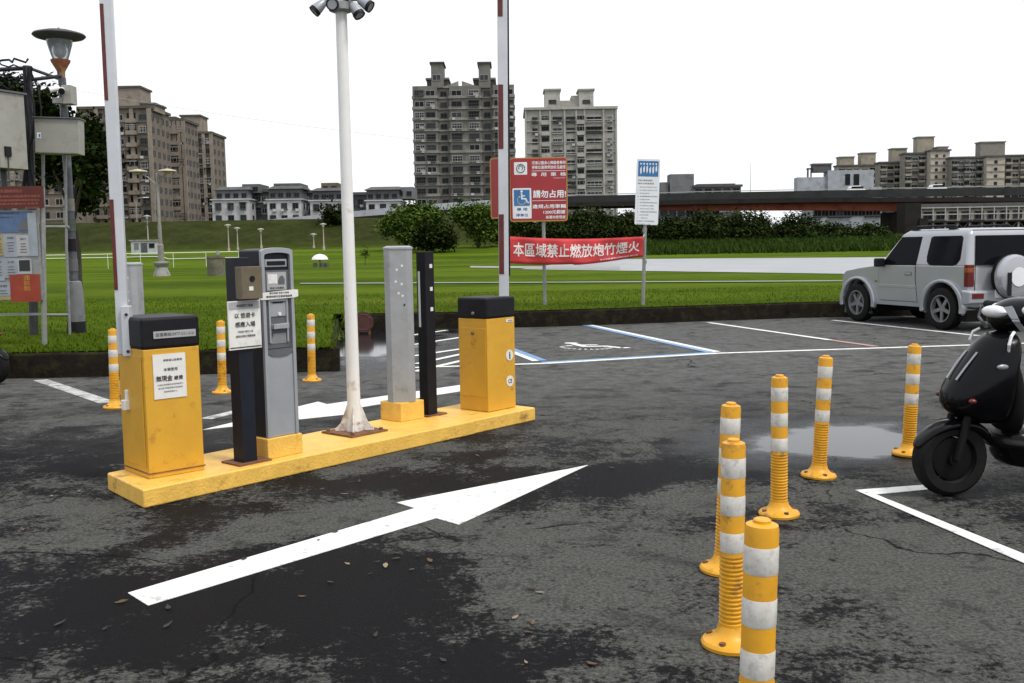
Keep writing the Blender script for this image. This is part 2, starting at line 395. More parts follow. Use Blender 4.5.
# where the surface stays wet (positive) or has dried to a pale crust (negative)
WETZONES = [(*_pc(80, 600), 1.6, 1.0, 0.3, 0.115), (*_pc(340, 600), 0.9, 0.5, 0.6, 0.11), (*_pc(560, 480), 1.5, 0.45, 0.1, 0.12), (*_pc(470, 655), 0.5, 0.3, 0.2, 0.09), (*_pc(40, 450), 2.2, 1.2, 0.2, 0.09),
            (*_pc(560, 560), 0.8, 0.6, 0.4, -0.09), (*_pc(900, 590), 1.1, 0.9, 0.2, -0.05), (*_pc(280, 530), 0.9, 0.3, 0.8, -0.10), (*_pc(500, 440), 0.7, 0.4, 0.5, -0.06), (*_pc(230, 635), 0.25, 0.2, 0.3, -0.12), (*_pc(690, 500), 0.6, 0.5, 0.3, -0.06)]
mb = MB(); n = 40
mb.prism([(-900, -300), (900, -300), (900, 1500), (-900, 1500)], (0, 0, -0.5), (1, 0, 0), (0, 1, 0), 0.5)
struct('parking_lot_asphalt', mb, asphalt_material())

# ------------------------------------------------------------------ painted markings
def line_material():
    m = mat('road_paint_white', (0.74, 0.74, 0.72), 0.55, var=0.06, scale=12, dirt=(0.14, 0.14, 0.135), dirt_amt=0.24, dscale=13, bump=0.15, bscale=120)
    return m
LINEW = line_material()
LINEWORN = mat('road_paint_worn', (0.5, 0.5, 0.48), 0.6, var=0.1, scale=12, dirt=(0.06, 0.06, 0.06), dirt_amt=0.55, dscale=7)
LINEB = mat('road_paint_blue', (0.14, 0.27, 0.48), 0.55, var=0.1, scale=12, dirt=(0.06, 0.07, 0.09), dirt_amt=0.2, dscale=9)
LINER = mat('road_paint_red', (0.42, 0.22, 0.19), 0.55, var=0.1, dirt=(0.07, 0.06, 0.06), dirt_amt=0.3)
def poly_on_ground(name, pts, m, z=0.004):
    mb = MB(); a = [Vector((p[0], p[1])) for p in pts]
    ar = sum(a[i].x * a[(i + 1) % len(a)].y - a[(i + 1) % len(a)].x * a[i].y for i in range(len(a)))
    if ar < 0: a = a[::-1]
    mb.mi = 0
    mb.prism([(p.x, p.y) for p in a], (0, 0, z - 0.003), (1, 0, 0), (0, 1, 0), 0.003)
    return struct(name, mb, m)
def pp(name, px, m=LINEW, z=0.004): return poly_on_ground(name, [G(*q) for q in px], m, z)
def stripe(name, a, b, wd, m=LINEW, z=0.004, off=0.0):
    a, b = Vector(a[:2]), Vector(b[:2]); d = (b - a).normalized(); n = Vector((-d.y, d.x))
    a, b = a + n * off, b + n * off
    return poly_on_ground(name, [a - n * wd / 2, b - n * wd / 2, b + n * wd / 2, a + n * wd / 2], m, z)
pp('lane_arrow', [(128, 593.5), (415, 508.6), (397, 503), (588, 465.5), (458.7, 525), (436, 518.5), (148, 606)])
pp('lane_arrow', [(203, 430), (318, 402), (327, 404.5), (462, 385), (463, 391), (352, 409), (362, 413)])
stripe('lane_line', G(40, 380), G(108, 403), 0.15, LINEWORN)
stripe('lane_line', G(206, 419), G(243, 410), 0.12, LINEWORN)
front_l, front_m, front_r = G(440, 367), G(719, 353.3), G(984, 344.7)
stripe('bay_line', front_m, front_r, 0.10)
stripe('bay_line', front_r, front_r + (front_r - front_m) * 1.5, 0.10)
stripe('bay_line', G(545, 363.5), front_m, 0.10, LINEW, 0.004)
stripe('bay_line_blue', G(545, 363.5), front_m, 0.11, LINEB, 0.004, 0.105)
stripe('bay_line_blue', G(487, 340), G(543, 361), 0.11, LINEB, 0.008, 0.0)
stripe('bay_line', G(487, 340), G(543, 361), 0.09, LINEW, 0.008, -0.10)
stripe('bay_line', G(584, 324), G(717, 352.2), 0.10, LINEW, 0.008, 0)
stripe('bay_line_blue', G(584, 324), G(717, 352.2), 0.11, LINEB, 0.008, -0.105)
stripe('bay_line', G(708, 322.8), G(830, 340.3), 0.10, LINEW, 0.008)
stripe('bay_line_red', G(830, 340.3), G(877, 347), 0.10, LINER, 0.008)
stripe('bay_line', G(833, 320.5), G(978, 336), 0.10, LINEW, 0.008)
hd = (G(719, 353) - G(582.5, 324)).normalized()
stripe('bay_line', G(395, 368.3), G(545, 363.5), 0.09)
for k, (yl, yr) in enumerate([(332, 328.7), (341.5, 338), (353, 349.6), (360, 355), (367, 361.7)]):
    a, b = G(436, yl), G(459, yr); d = (b - a).normalized()
    e0, e1 = G(487, 340).to_2d(), G(543, 361).to_2d()
    # run on to the blue line
    n2 = Vector((-(e1 - e0).y, (e1 - e0).x)); t = (e0 - a.to_2d()).dot(n2) / d.to_2d().dot(n2)
    e = a + d * max(0.6, min(t - 0.2, 6))
    if e.y > 17.6: e = a + d * (17.6 - a.y) / d.y
    stripe('hatch_line', a - d * (0.5 if k > 2 else 0.9), e, 0.09, LINEW, 0.008)
mb = MB(); O = G(563, 349.5); hx = Vector((0.97, 0.22, 0)).normalized(); hy = Vector((-hx.y, hx.x, 0))
wheelchair(mb, G(560, 350.5) + Vector((0, 0, 0.003)), Vector((1.0, 0, 0)), Vector((-0.26, 0.965, 0)), 1.15, 0.003)
struct('access_symbol', mb, LINEW)
pp('scooter_bay_line', [(855, 490.5), (935, 484.5), (938, 489), (872, 495)])
pp('scooter_bay_line', [(858, 492.3), (872, 494), (1060, 570), (1060, 580)], LINEW, 0.008)

# ------------------------------------------------------------------ terrain: lawn, levee, path
def smooth(a, b, x):
    t = min(1, max(0, (x - a) / (b - a))); return t * t * (3 - 2 * t)
def ground_z(x, y):
    z = 0.3
    z += 1.65 * min(1, max(0, (y - 95) / 35)) * (1 if y < 130 else 1)
    z += 4.15 * min(1, max(0, (y - 131) / 14)) * (1 - 0.8 * smooth(8, 34, x))
    return z
KE = [(-60, 17.9), (-2.3, 17.95), (0.6, 18.0), (5.5, 19.1), (60, 20.5), (400, 30)]
def kerb_y(x):
    for (x0, y0), (x1, y1) in zip(KE, KE[1:]):
        if x <= x1: return y0 + (y1 - y0) * (x - x0) / (x1 - x0)
    return KE[-1][1]
def grass_material():
    m = bpy.data.materials.new('lawn_grass'); m.use_nodes = True; t = m.node_tree; L = t.links.new
    b = t.nodes['Principled BSDF']; tc = t.nodes.new('ShaderNodeTexCoord')
    def nz(s, d=6, r=0.65):
        n = t.nodes.new('ShaderNodeTexNoise'); n.inputs['Scale'].default_value = s; n.inputs['Detail'].default_value = d
        n.inputs['Roughness'].default_value = r; L(tc.outputs['Object'], n.inputs['Vector']); return n.outputs[0]
    def ramp(v, stops):
        n = t.nodes.new('ShaderNodeValToRGB'); e = n.color_ramp.elements
        e[0].position, e[0].color = stops[0][0], (*stops[0][1], 1); e[1].position, e[1].color = stops[-1][0], (*stops[-1][1], 1)
        for p, c in stops[1:-1]:
            q = e.new(p); q.color = (*c, 1)
        L(v, n.inputs[0]); return n.outputs[0]
    mpg = t.nodes.new('ShaderNodeMapping'); mpg.inputs['Scale'].default_value = (0.05, 0.22, 1); L(tc.outputs['Object'], mpg.inputs['Vector'])
    band = t.nodes.new('ShaderNodeTexNoise'); band.inputs['Scale'].default_value = 1.0; band.inputs['Detail'].default_value = 4; L(mpg.outputs[0], band.inputs['Vector'])
    mm = t.nodes.new('ShaderNodeMath'); mm.operation = 'MULTIPLY_ADD'; L(band.outputs[0], mm.inputs[0]); mm.inputs[1].default_value = 1.1; 
    m2 = t.nodes.new('ShaderNodeMath'); m2.operation = 'MULTIPLY_ADD'; L(nz(1.1, 12, 0.8), m2.inputs[0]); m2.inputs[1].default_value = 0.9; m2.inputs[2].default_value = -0.5
    L(m2.outputs[0], mm.inputs[2])
    near = ramp(mm.outputs[0], [(0.3, (0.042, 0.070, 0.003)), (0.5, (0.066, 0.106, 0.005)), (0.68, (0.096, 0.138, 0.008)), (0.8, (0.110, 0.132, 0.018))])
    hill = ramp(nz(0.3, 12, 0.85), [(0.36, (0.013, 0.018, 0.004)), (0.5, (0.026, 0.033, 0.008)), (0.66, (0.050, 0.052, 0.016))])
    sep = t.nodes.new('ShaderNodeSeparateXYZ'); L(tc.outputs['Object'], sep.inputs[0])
    mr = t.nodes.new('ShaderNodeMapRange'); mr.inputs[1].default_value = 122; mr.inputs[2].default_value = 134; L(sep.outputs[1], mr.inputs[0])
    mx = t.nodes.new('ShaderNodeMix'); mx.data_type = 'RGBA'; L(mr.outputs[0], mx.inputs[0]); L(near, mx.inputs[6]); L(hill, mx.inputs[7])
    L(mx.outputs[2], b.inputs['Base Color']); b.inputs['Roughness'].default_value = 0.9; b.inputs['Specular IOR Level'].default_value = 0.02
    bp = t.nodes.new('ShaderNodeBump'); bp.inputs['Strength'].default_value = 0.8; bp.inputs['Distance'].default_value = 0.08
    L(nz(9, 8, 0.75), bp.inputs['Height']); L(bp.outputs[0], b.inputs['Normal'])
    return m
GRASSM = grass_material()
def sheet(name, xs, ys, zf, m, kind='structure'):
    vs, fs = [], []
    for j in range(len(ys(xs[0]))):
        for x in xs:
            y = ys(x)[j]; vs.append((x, y, zf(x, y)))
    nx = len(xs)
    for j in range(len(ys(xs[0])) - 1):
        for i in range(nx - 1): fs.append((j * nx + i, j * nx + i + 1, (j + 1) * nx + i + 1, (j + 1) * nx + i))
    me = bpy.data.meshes.new(name); me.from_pydata(vs, [], fs); me.materials.append(m)
    for p in me.polygons: p.use_smooth = True
    o = bpy.data.objects.new(name, me); C.objects.link(o); o['kind'] = kind; return o
xs = [-500, -300, -200, -150, -120, -100, -80, -60, -45, -35, -28, -22, -16, -12, -9, -7, -5, -4, -3, -2.3, -1, 0, 0.6, 1.5, 2.5, 4, 5.5, 7, 9, 12, 16, 20, 26, 33, 42, 55, 70, 90, 110, 140, 180, 250, 350, 500]
YS = [0.0, 0.5, 1.2, 2, 3, 5, 8, 12, 17, 23, 30, 40, 50, 60, 70, 77, 84, 92, 100, 106, 111]
def ysf(x):
    k = kerb_y(x) + 0.1
    far = [131, 134, 138, 142, 145, 150, 170, 220, 300, 500, 900]
    return [k + (130.0 - k) * v / 111 if i else k for i, v in enumerate(YS)] + far
sheet('lawn', xs, ysf, ground_z, GRASSM)
xb = lambda y: -2.07 - 1.03 * (y - 11.9) / 6.05
mb = MB()
rows = [11.75 + 0.1, 12.5, 13.5, 15, 16.5, 18.06]
prev = None
for y in rows:
    xsr = [-60, -30, -20, -14, -10, -8, -6, -5, -4, -3, xb(y) - 0.1]
    r = [mb.bm.verts.new((x, y, 0.3)) for x in xsr]
    if prev:
        for i in range(len(r) - 1): mb.bm.faces.new((prev[i], prev[i + 1], r[i + 1], r[i]))
    prev = r
struct('lawn_corner', mb, GRASSM)
def kerb_run(pts, wd=0.14, h=0.285):
    mb = MB()
    P = [Vector(p) for p in pts]
    secs = []
    for i, p in enumerate(P):
        d = (P[min(i + 1, len(P) - 1)] - P[max(i - 1, 0)]).normalized(); n = Vector((-d.y, d.x))
        q0, q1 = p, p + n * wd
        secs.append([(q0.x, q0.y, -0.05), (q0.x + n.x * .02, q0.y + n.y * .02, h - .02), (q0.x + n.x * .04, q0.y + n.y * .04, h), (q1.x, q1.y, h), (q1.x, q1.y, -0.05)])
    mb.loft(secs); return struct('kerb', mb, KERBM)
def dense(pts, step=0.9):
    out_ = []
    for a, b in zip(pts, pts[1:]):
        a, b = Vector(a), Vector(b); k = max(1, int((b - a).length / step))
        for i in range(k): 
            p = a.lerp(b, i / k); out_.append((p.x + random.uniform(-.01, .01), p.y + random.uniform(-.012, .012)))
    out_.append(tuple(pts[-1])); return out_
kerb_run(dense([(-40, 11.55), (-5.45, 11.7), (-2.07, 11.86)]))
kerb_run(dense([(-2.07, 11.9), (-3.1, 17.95)]))
kerb_run(dense([(-3.02, 17.95), (0.6, 18.0), (5.5, 19.1), (30, 19.8)]))
kerb_run([(30, 19.8), (60, 20.5), (400, 30)])
# wet concrete promenade beyond the lawn and the thin footpath
PATHM = mat('wet_concrete', (0.27, 0.275, 0.27), 0.5, spec=0.3, var=0.14, scale=0.6, dirt=(0.12, 0.15, 0.06), dirt_amt=0.5, dscale=0.8, rvar=0.2)
RIVM = mat('river_water', (0.27, 0.285, 0.295), 0.4, var=0.14, scale=0.25, bump=0.3, bscale=1.0, spec=0.3, dirt=(0.36, 0.37, 0.38), dirt_amt=0.4, dscale=0.15)
def zs(p, dz=0.02): return (p[0], p[1], ground_z(p[0], p[1]) + dz)
mb = MB()
def strip_mesh(mb, lo, hi, n=24, dz=0.02):
    """band between two pixel rows (curves of (x, y) pairs) laid on the lawn"""
    prev = None
    for i in range(n + 1):
        t = i / n
        a = G(lo[0][0] + (lo[1][0] - lo[0][0]) * t, lo[0][1] + (lo[1][1] - lo[0][1]) * t, 0.3)
        b = G(hi[0][0] + (hi[1][0] - hi[0][0]) * t, hi[0][1] + (hi[1][1] - hi[0][1]) * t, 0.3)
        ra = [mb.bm.verts.new((a.x, a.y, 0.3 + dz)), mb.bm.verts.new((b.x, b.y, 0.3 + dz))]
        if prev: mb.bm.faces.new((prev[0], ra[0], ra[1], prev[1]))
        prev = ra
strip_mesh(mb, ((520, 269.5), (1100, 278)), ((590, 259.5), (1100, 256)))
struct('river', mb, RIVM)
mb = MB()
strip_mesh(mb, ((470, 268.0), (620, 270.0)), ((470, 266.4), (620, 266.8)), 30, 0.03)
struct('promenade', mb, PATHM)
mb = MB()
strip_mesh(mb, ((300, 284.5), (1100, 281)), ((300, 283.8), (1100, 280.2)), 30, 0.03)
struct('footpath', mb, PATHM)

# grass blades
def blades(name, n, xr, yr, h, wd, mats, zf=ground_z, ok=None, lean=0.5, near_bias=True):
    x = RNG.uniform(*xr, n)
    y = yr[0] + (yr[1] - yr[0]) * (RNG.uniform(0, 1, n) ** (1.6 if near_bias else 1))
    if ok is not None:
        k = np.array([ok(a, b) for a, b in zip(x, y)]); x, y = x[k], y[k]
    n = len(x); z = np.array([zf(a, b) for a, b in zip(x, y)]) - 0.01
    sc = (0.5 + RNG.uniform(0, 1, n)); hh = h * sc; an = RNG.uniform(0, 2 * PI, n)
    dx, dy = np.cos(an) * wd * sc / 2, np.sin(an) * wd * sc / 2
    lx, ly = RNG.normal(0, lean, n) * hh, RNG.normal(0, lean, n) * hh
    V = np.stack([np.stack([x - dx, y - dy, z], 1), np.stack([x + dx, y + dy, z], 1), np.stack([x + lx, y + ly, z + hh], 1)], 1).reshape(-1, 3)
    me = bpy.data.meshes.new(name); me.vertices.add(3 * n); me.vertices.foreach_set('co', V.ravel())
    me.loops.add(3 * n); me.loops.foreach_set('vertex_index', np.arange(3 * n, dtype=np.int32))
    me.polygons.add(n); me.polygons.foreach_set('loop_start', np.arange(0, 3 * n, 3, dtype=np.int32)); me.polygons.foreach_set('loop_total', np.full(n, 3, np.int32))
    for m in mats: me.materials.append(m)
    cl = np.array([noise.noise((a * 0.5, b * 0.5, 0.0)) for a, b in zip(x, y)])
    mi = np.clip(np.round(1 + cl * 1.6 + RNG.normal(0, 0.5, n)), 0, len(mats) - 1).astype(np.int32)
    me.polygons.foreach_set('material_index', mi); me.update(); me.validate()
    o = bpy.data.objects.new(name, me); C.objects.link(o); o['kind'] = 'stuff'; o['label'] = LABELS_STUFF.get(name, name); o['category'] = 'grass'
    return o
LABELS_STUFF = {'grass_blades': 'short green lawn grass growing up to the dark kerb', 'reeds': 'tall rough grass growing along the far bank of the river'}
inlawn = lambda x, y: (y > kerb_y(x) + 0.05) or (y > 11.78 and x < xb(y) - 0.03)
blades('grass_blades', 110000, (-14, 12), (11.7, 26), 0.036, 0.013, GRASSL, lambda x, y: 0.3, inlawn)
blades('grass_blades', 22000, (-12, 12), (11.7, 20.5), 0.075, 0.014, GRASSL, lambda x, y: 0.285,
       lambda x, y: (kerb_y(x) + 0.03 < y < kerb_y(x) + 0.3 and x > -3.2) or (x < -2.1 and 11.72 < y < 11.98) or (abs(x - xb(y) + 0.05) < 0.16 and 11.8 < y < 18), 0.6, False)
o = blades('reeds', 42000, (2, 90), (99, 124), 0.55, 0.2, [LF_MID[0], LF_MID[0], LF_MID[1]], ground_z, None, 0.4, False)
def to_px(x, y, z):
    v = Vector((x, y, z - CAMH)); d = v.dot(F); return CX + FPX * v.dot(CR) / d, CY - FPX * v.dot(CU) / d
def off_water(x, y):
    u, v = to_px(x, y, 0.3)
    if u > 350 and u < 600 and 263.5 < v < 271: return False
    return not (u > 515 and (259.5 + (u - 590) * -0.0069 - 0.6) < v < 269.5 + (u - 520) * 0.01466 + 1.2)

# ------------------------------------------------------------------ traffic island and its equipment
IO = G(144, 509); IA = R_(49.47)
au, av = Vector((math.cos(IA), math.sin(IA), 0)), Vector((-math.sin(IA), math.cos(IA), 0))
def I(u, v, z=0.0): return IO + au * u + av * v + Vector((0, 0, z))
IZ = 0.11
isl = thing('traffic_island', 'long low yellow painted concrete island carrying the barrier gates and ticket posts', 'traffic island', IO, IA)
mb = MB(); mb.prism([(0, 0), (2.77, 0), (2.77, .67), (.10, .60)], (0, 0, 0), (1, 0, 0), (0, 1, 0), IZ); a = mb.build('base', YELC, isl, bevel=0.012)
mb = MB(); mb.box((3.155, 0.35, IZ / 2 - 0.002), (0.75, 0.66, IZ)); mb.build('base', YELC, isl, bevel=0.012)
X1, Z1, Y1 = Vector((1, 0, 0)), Vector((0, 0, 1)), Vector((0, 1, 0))

def gate_cabinet(name, label, u0, u1, v0, v1, hb, ht, turn=0.0):
    t = thing(name, label, 'barrier gate', I((u0 + u1) / 2, (v0 + v1) / 2, IZ), IA + turn, 'barrier gates on the yellow island')
    wu, wv = u1 - u0, v1 - v0
    mb = MB(); mb.box((0, 0, hb / 2), (wu, wv, hb)); mb.build('cabinet', YEL, t, bevel=0.006)
    mb = MB(); mb.box((0, 0, hb + (ht - hb) / 2 + 0.0015), (wu + 0.014, wv + 0.014, ht - hb)); mb.build('top_cover', BLK, t, bevel=0.02, segs=3)
    return t, wu, wv
gl, wu, wv = gate_cabinet('barrier_gate', 'raised white barrier gate on yellow cabinet with a paper notice, near end of island', 0.184, 0.529, 0.191, 0.571, 0.765, 0.95, R_(-7))
fy = -wv / 2
# cover strip with its phone line
mb = MB(); mb.box((0.02, fy - 0.0105, 0.848), (0.26, 0.004, 0.042)); st = mb.build('sticker', PAPERG, gl)
lettering(st, '設備專線:0977-521-516', INK, (0.02, fy - 0.0135, 0.848), X1, Z1, 0.235, 0.024)
mb = MB(); mb.box((-0.02, fy - 0.003, 0.60), (0.20, 0.004, 0.265)); nb = mb.build('notice', PAPER, gl)
for body, dx, z, w_, h_, wt in [('停車場公告事項', 0.02, 0.695, 0.115, 0.015, .02), ('本場使用', 0.005, 0.64, 0.085, 0.02, .02), ('無現金', -0.035, 0.588, 0.10, 0.036, .04),
                                ('繳費', 0.052, 0.586, 0.055, 0.026, .03), ('凡進出本停車場,限使用悠遊卡', 0, 0.55, 0.16, 0.011, .01), ('或以電子票證感應扣款後離場', 0, 0.53, 0.15, 0.011, .01), ('停車場管理中心', 0, 0.508, 0.085, 0.011, .01)]:
    lettering(nb, body, INK, (-0.02 + dx, fy - 0.0065, z), X1, Z1, w_, h_, wt)
mb = MB(); mb.box((-wu / 2 - 0.02, 0.06, 0.42), (0.04, 0.05, 0.06)); mb.box((-wu / 2 - 0.01, 0.06, 0.48), (0.015, 0.035, 0.06)); mb.build('switch_box', WHT, gl, bevel=0.004)
mb = MB(); mb.box((-wu / 2 - 0.004, 0.0, 0.395), (0.006, wv - 0.06, 0.66)); mb.build('door_panel', YEL, gl, bevel=0.002)
mb = MB()
for z in (0.03,): mb.box((0, 0, z), (wu + 0.01, wv + 0.01, 0.006))
mb.build('foot_flange', RUST, gl)
# boom arm, raised: local coordinates solved from the photo
def to_local(t, p): return Matrix.Rotation(-t.rotation_euler.z, 3, 'Z') @ (Vector(p) - t.location)
def boom(t, foot, top, wx, wy, facing, refl, back=None):
    f_, tp = to_local(t, foot), to_local(t, top)
    d = (tp - f_).normalized(); xx = to_local(t, t.location + facing); xx = (xx - d * xx.dot(d)).normalized(); yy = d.cross(xx)
    L_ = (tp - f_).length
    M = Matrix.Translation(f_) @ Matrix((xx, yy, d)).transposed().to_4x4()
    mb = MB(); mb.box((0, 0, L_ / 2), (wx, wy, L_), M=M); arm = mb.build('boom_arm', ARMW, t, bevel=0.006)
    if back:
        mb = MB(); mb.box((wx / 2 + 0.006, 0, L_ / 2 + 0.1), (0.012, wy * 0.9, L_ - 0.2), M=M); mb.build('edge_rubber', BLK, arm)
    for (s0, s1, side) in refl:
        mb = MB()
        if side == 'L': mb.box((-wx / 2 - 0.002, 0, (s0 + s1) / 2), (0.004, wy * 0.6, s1 - s0), M=M)
        else: mb.box((-wx * (0.22 if back else 0.32), -wy / 2 - 0.002, (s0 + s1) / 2), (wx * (0.5 if back else 0.3), 0.004, s1 - s0), M=M)
        mb.build('reflector', REDB, arm)
    return arm
fa = D(124.5, 354, 5.98); ta = D(104.5, -40, 6.05); ta = fa + (ta - fa) * 1.0
arml = boom(gl, fa, D(103.2, -60, 5.98), 0.07, 0.05, Vector((1, 0.15, 0)), [((352 - 288) * .00605, (352 - 200) * .00605, 'F'), ((352 - 107) * .0061, (352 - 17) * .0061, 'F')])
for c in arml.children:   # reflective strips sit on the left edge of the arm
    pass
M_ = Matrix.Translation(to_local(gl, D(127.5, 331, 5.95))) @ Matrix.Rotation(-IA + R_(7), 4, 'Z')
mb = MB(); mb.box((0, 0, 0), (0.05, 0.06, 0.30), M=M_); br = mb.build('arm_bracket', ARMW, gl, bevel=0.004)
for dz in (-0.12, 0.10):
    mb = MB(); mb.cyl(M_ @ Vector((0.01, -0.029, dz)), M_ @ Vector((0.01, -0.038, dz)), 0.009); mb.build('bolt', INK, br)
mb = MB(); mb.cyl(to_local(gl, D(128, 333, 6.0)), Vector((-0.1, 0.1, 0.82)), 0.03); mb.build('pivot', BLK, gl)

gr, wu, wv = gate_cabinet('barrier_gate', 'raised barrier gate on yellow cabinet with round white stickers, far end of island', 3.105, 3.45, 0.165, 0.48, 0.755, 0.925)
fy = -wv / 2
mb = MB(); mb.box((-wu / 2 - 0.003, 0.0, 0.40), (0.006, wv - 0.03, 0.56)); mb.build('door_panel', YEL, gr, bevel=0.003)
mb = MB(); mb.cyl((-wu / 2 - 0.006, -0.01, 0.635), (-wu / 2 - 0.02, -0.01, 0.635), 0.012); mb.build('lock', BRASS, gr)
mb = MB(); mb.cyl((-wu / 2 - 0.007, -0.02, 0.80), (-wu / 2 - 0.02, -0.02, 0.80), 0.012); mb.build('lock', GALV, gr)
for z in (0.44, 0.225):
    mb = MB(); mb.cyl((0.1, fy - 0.0005, z), (0.1, fy - 0.0035, z), 0.045, n=24); s_ = mb.build('sticker', PAPER, gr)
    if z > 0.3:
        mb = MB(); mb.cyl((0.1, fy - .0035, z + .022), (0.1, fy - .0045, z + .022), 0.007); mb.box((0.1, fy - .004, z - .002), (.014, .002, .03)); mb.box((0.097, fy - .004, z - .024), (.005, .002, .016)); mb.box((0.104, fy - .004, z - .024), (.005, .002, .016)); mb.build('pictogram', INK, s_)
    else: lettering(s_, 'CE', INK, (0.1, fy - 0.0045, z), X1, Z1, 0.05, 0.035, .04)
mb = MB(); mb.box((0.105, fy - 0.002, 0.727), (0.085, 0.003, 0.024)); s_ = mb.build('sticker', PAPER, gr); lettering(s_, 'AWS', INKB, (0.112, fy - 0.0045, 0.727), X1, Z1, 0.055, 0.016, .04)
boom(gr, D(504, 300, 8.25), D(502, -60, 8.25), 0.082, 0.05, Vector((1, 0, 0)), [((296 - 270) * .00825, (296 - 211) * .00825, 'F'), ((296 - 147) * .00825, (296 - 85) * .00825, 'F'), ((296 - 20) * .00825, (296 + 40) * .00825, 'F')], True)

# reader post with sign
t = thing('card_reader_post', 'slim dark blue post with tarnished card reader box and white card notice', 'card reader', I(0.785, 0.15, IZ), IA)
mb = MB(); mb.box((0, 0, 0.645), (0.105, 0.105, 1.29)); mb.build('post', DKB, t, bevel=0.004)
mb = MB(); mb.box((0.015, 0.01, 0.006), (0.24, 0.2, 0.012)); mb.build('base_plate', RUST, t)
mb = MB(); mb.box((0.02, -0.085, 1.135), (0.15, 0.07, 0.2)); rb = mb.build('reader_box', BRASS, t, bevel=0.004)
mb = MB(); mb.cyl((0.02, -0.12, 1.16), (0.02, -0.126, 1.16), 0.018); mb.build('lens', BLK, rb)
mb = MB(); mb.box((0.01, -0.121, 1.1), (0.03, 0.004, 0.025)); mb.build('sticker', PAPER, rb)
mb = MB(); mb.box((-0.008, -0.062, 0.875), (0.235, 0.01, 0.30)); sg = mb.build('notice_board', PAPER, t)
mb = MB(); mb.box((-0.008, -0.0685, 0.997), (0.225, 0.002, 0.045)); mb.build('header', PAPERG, sg)
yy = -0.0705
for body, z, w_, h_, wt in [('停車管理工程處', 0.995, 0.12, 0.018, .02), ('以 悠遊卡', 0.935, 0.15, 0.033, .03), ('感應入場', 0.88, 0.145, 0.034, .03), ('非悠遊卡請勿入場', 0.835, 0.11, 0.013, .02), ('請靠右側刷卡感應進場', 0.807, 0.14, 0.015, .02)]:
    lettering(sg, body, INK, (-0.008, yy, z), X1, Z1, w_, h_, wt)
mb = MB(); mb.box((-0.008, -0.0685, 0.738), (0.225, 0.002, 0.006)); mb.build('rule', INK, sg)

# ticket kiosk
t = thing('ticket_kiosk', 'tall silver ticket kiosk with rounded top on a yellow concrete block', 'ticket machine', I(1.055, 0.235, IZ), IA)
mb = MB(); mb.box((0, 0, 0.066), (0.275, 0.28, 0.132)); mb.build('plinth', YELC, t, bevel=0.006)
K0, K1 = 0.134, 1.345
fy = -0.12
arc = [(0.118 * math.cos(R_(a)), K1 - 0.018 + 0.018 * math.sin(R_(a))) for a in range(0, 181, 15)]
mb = MB(); mb.prism([(-0.118, K0), (0.118, K0)] + arc, (0, 0.12, 0), (1, 0, 0), (0, 0, 1), 0.225); mb.build('body', DKB, t, bevel=0.004)
mb = MB()
arc2 = [(0.122 * math.cos(R_(a)), K1 - 0.018 + 0.022 * math.sin(R_(a))) for a in range(0, 181, 12)]
inn = [(0.098 * math.cos(R_(a)), K1 - 0.045 + 0.016 * math.sin(R_(a))) for a in range(0, 181, 12)]
# front frame built from bars
mb.prism([(-0.122, K0)] + [(-0.098, K0), (-0.098, K1 - 0.052)] + inn[::-1][1:-1] + [(0.098, K1 - 0.052), (0.098, K0), (0.122, K0)] + arc2, (0, -0.104, 0), (1, 0, 0), (0, 0, 1), 0.024)
mb.build('front_frame', SILV, t, bevel=0.003)
mb = MB(); mb.box((0, -0.109, K0 + 0.27), (0.196, 0.02, 0.54)); mb.build('lower_door', SILV, t, bevel=0.003)
mb = MB(); mb.prism([(-0.098, 0.675), (-0.06, 0.655), (0, 0.648), (0.06, 0.655), (0.098, 0.675), (0.098, 0.70), (-0.098, 0.70)], (0, -0.103, 0), (1, 0, 0), (0, 0, 1), 0.022); mb.build('trim', SILD, t)
mb = MB(); mb.box((0, -0.102, 0.87), (0.194, 0.012, 0.33)); pn = mb.build('ticket_panel', SILD, t)
mb = MB()
mb.box((-0.068, -0.112, 0.88), (0.014, 0.02, 0.28)); mb.box((0.068, -0.112, 0.88), (0.014, 0.02, 0.28)); mb.box((0, -0.112, 1.012), (0.122, 0.02, 0.016)); mb.build('bezel', SILV, pn, bevel=0.003)
mb = MB(); mb.box((0, -0.1105, 0.955), (0.122, 0.006, 0.09)); mb.build('face_plate', SILV, pn)
mb = MB(); mb.box((0, -0.1145, 1.0), (0.08, 0.004, 0.012)); mb.build('slot', BLK, pn)
mb = MB(); mb.prism([(-0.06, 0), (0.06, 0), (0.06, 0.035), (-0.06, 0.03)], (0, -0.109, 0.83), (1, 0, 0), (0, 0, 1), 0.04); mb.build('tray', ALU, pn, bevel=0.004)
mb = MB(); mb.loft([[(-.06, -.109, .735), (.06, -.109, .735), (.06, -.111, .735), (-.06, -.111, .735)], [(-.05, -.11, .80), (.05, -.11, .80), (.05, -.122, .80), (-.05, -.122, .80)]]); mb.build('chute', ALU, pn)
mb = MB(); mb.cyl((0.01, -0.1135, 0.925), (0.01, -0.12, 0.925), 0.012); mb.build('button', LAMPW, pn)
mb = MB(); mb.box((0, -0.102, 1.13), (0.194, 0.012, 0.15)); pn = mb.build('display_panel', SILD, t)
mb = MB(); mb.box((0, -0.11, 1.135), (0.15, 0.004, 0.115)); pc = mb.build('picture_card', PAPERG, pn)
mb = MB(); mb.mi = 0; mb.box((-0.03, -0.1128, 1.15), (0.07, 0.002, 0.06)); mb.build('photo', PAPER, pc)
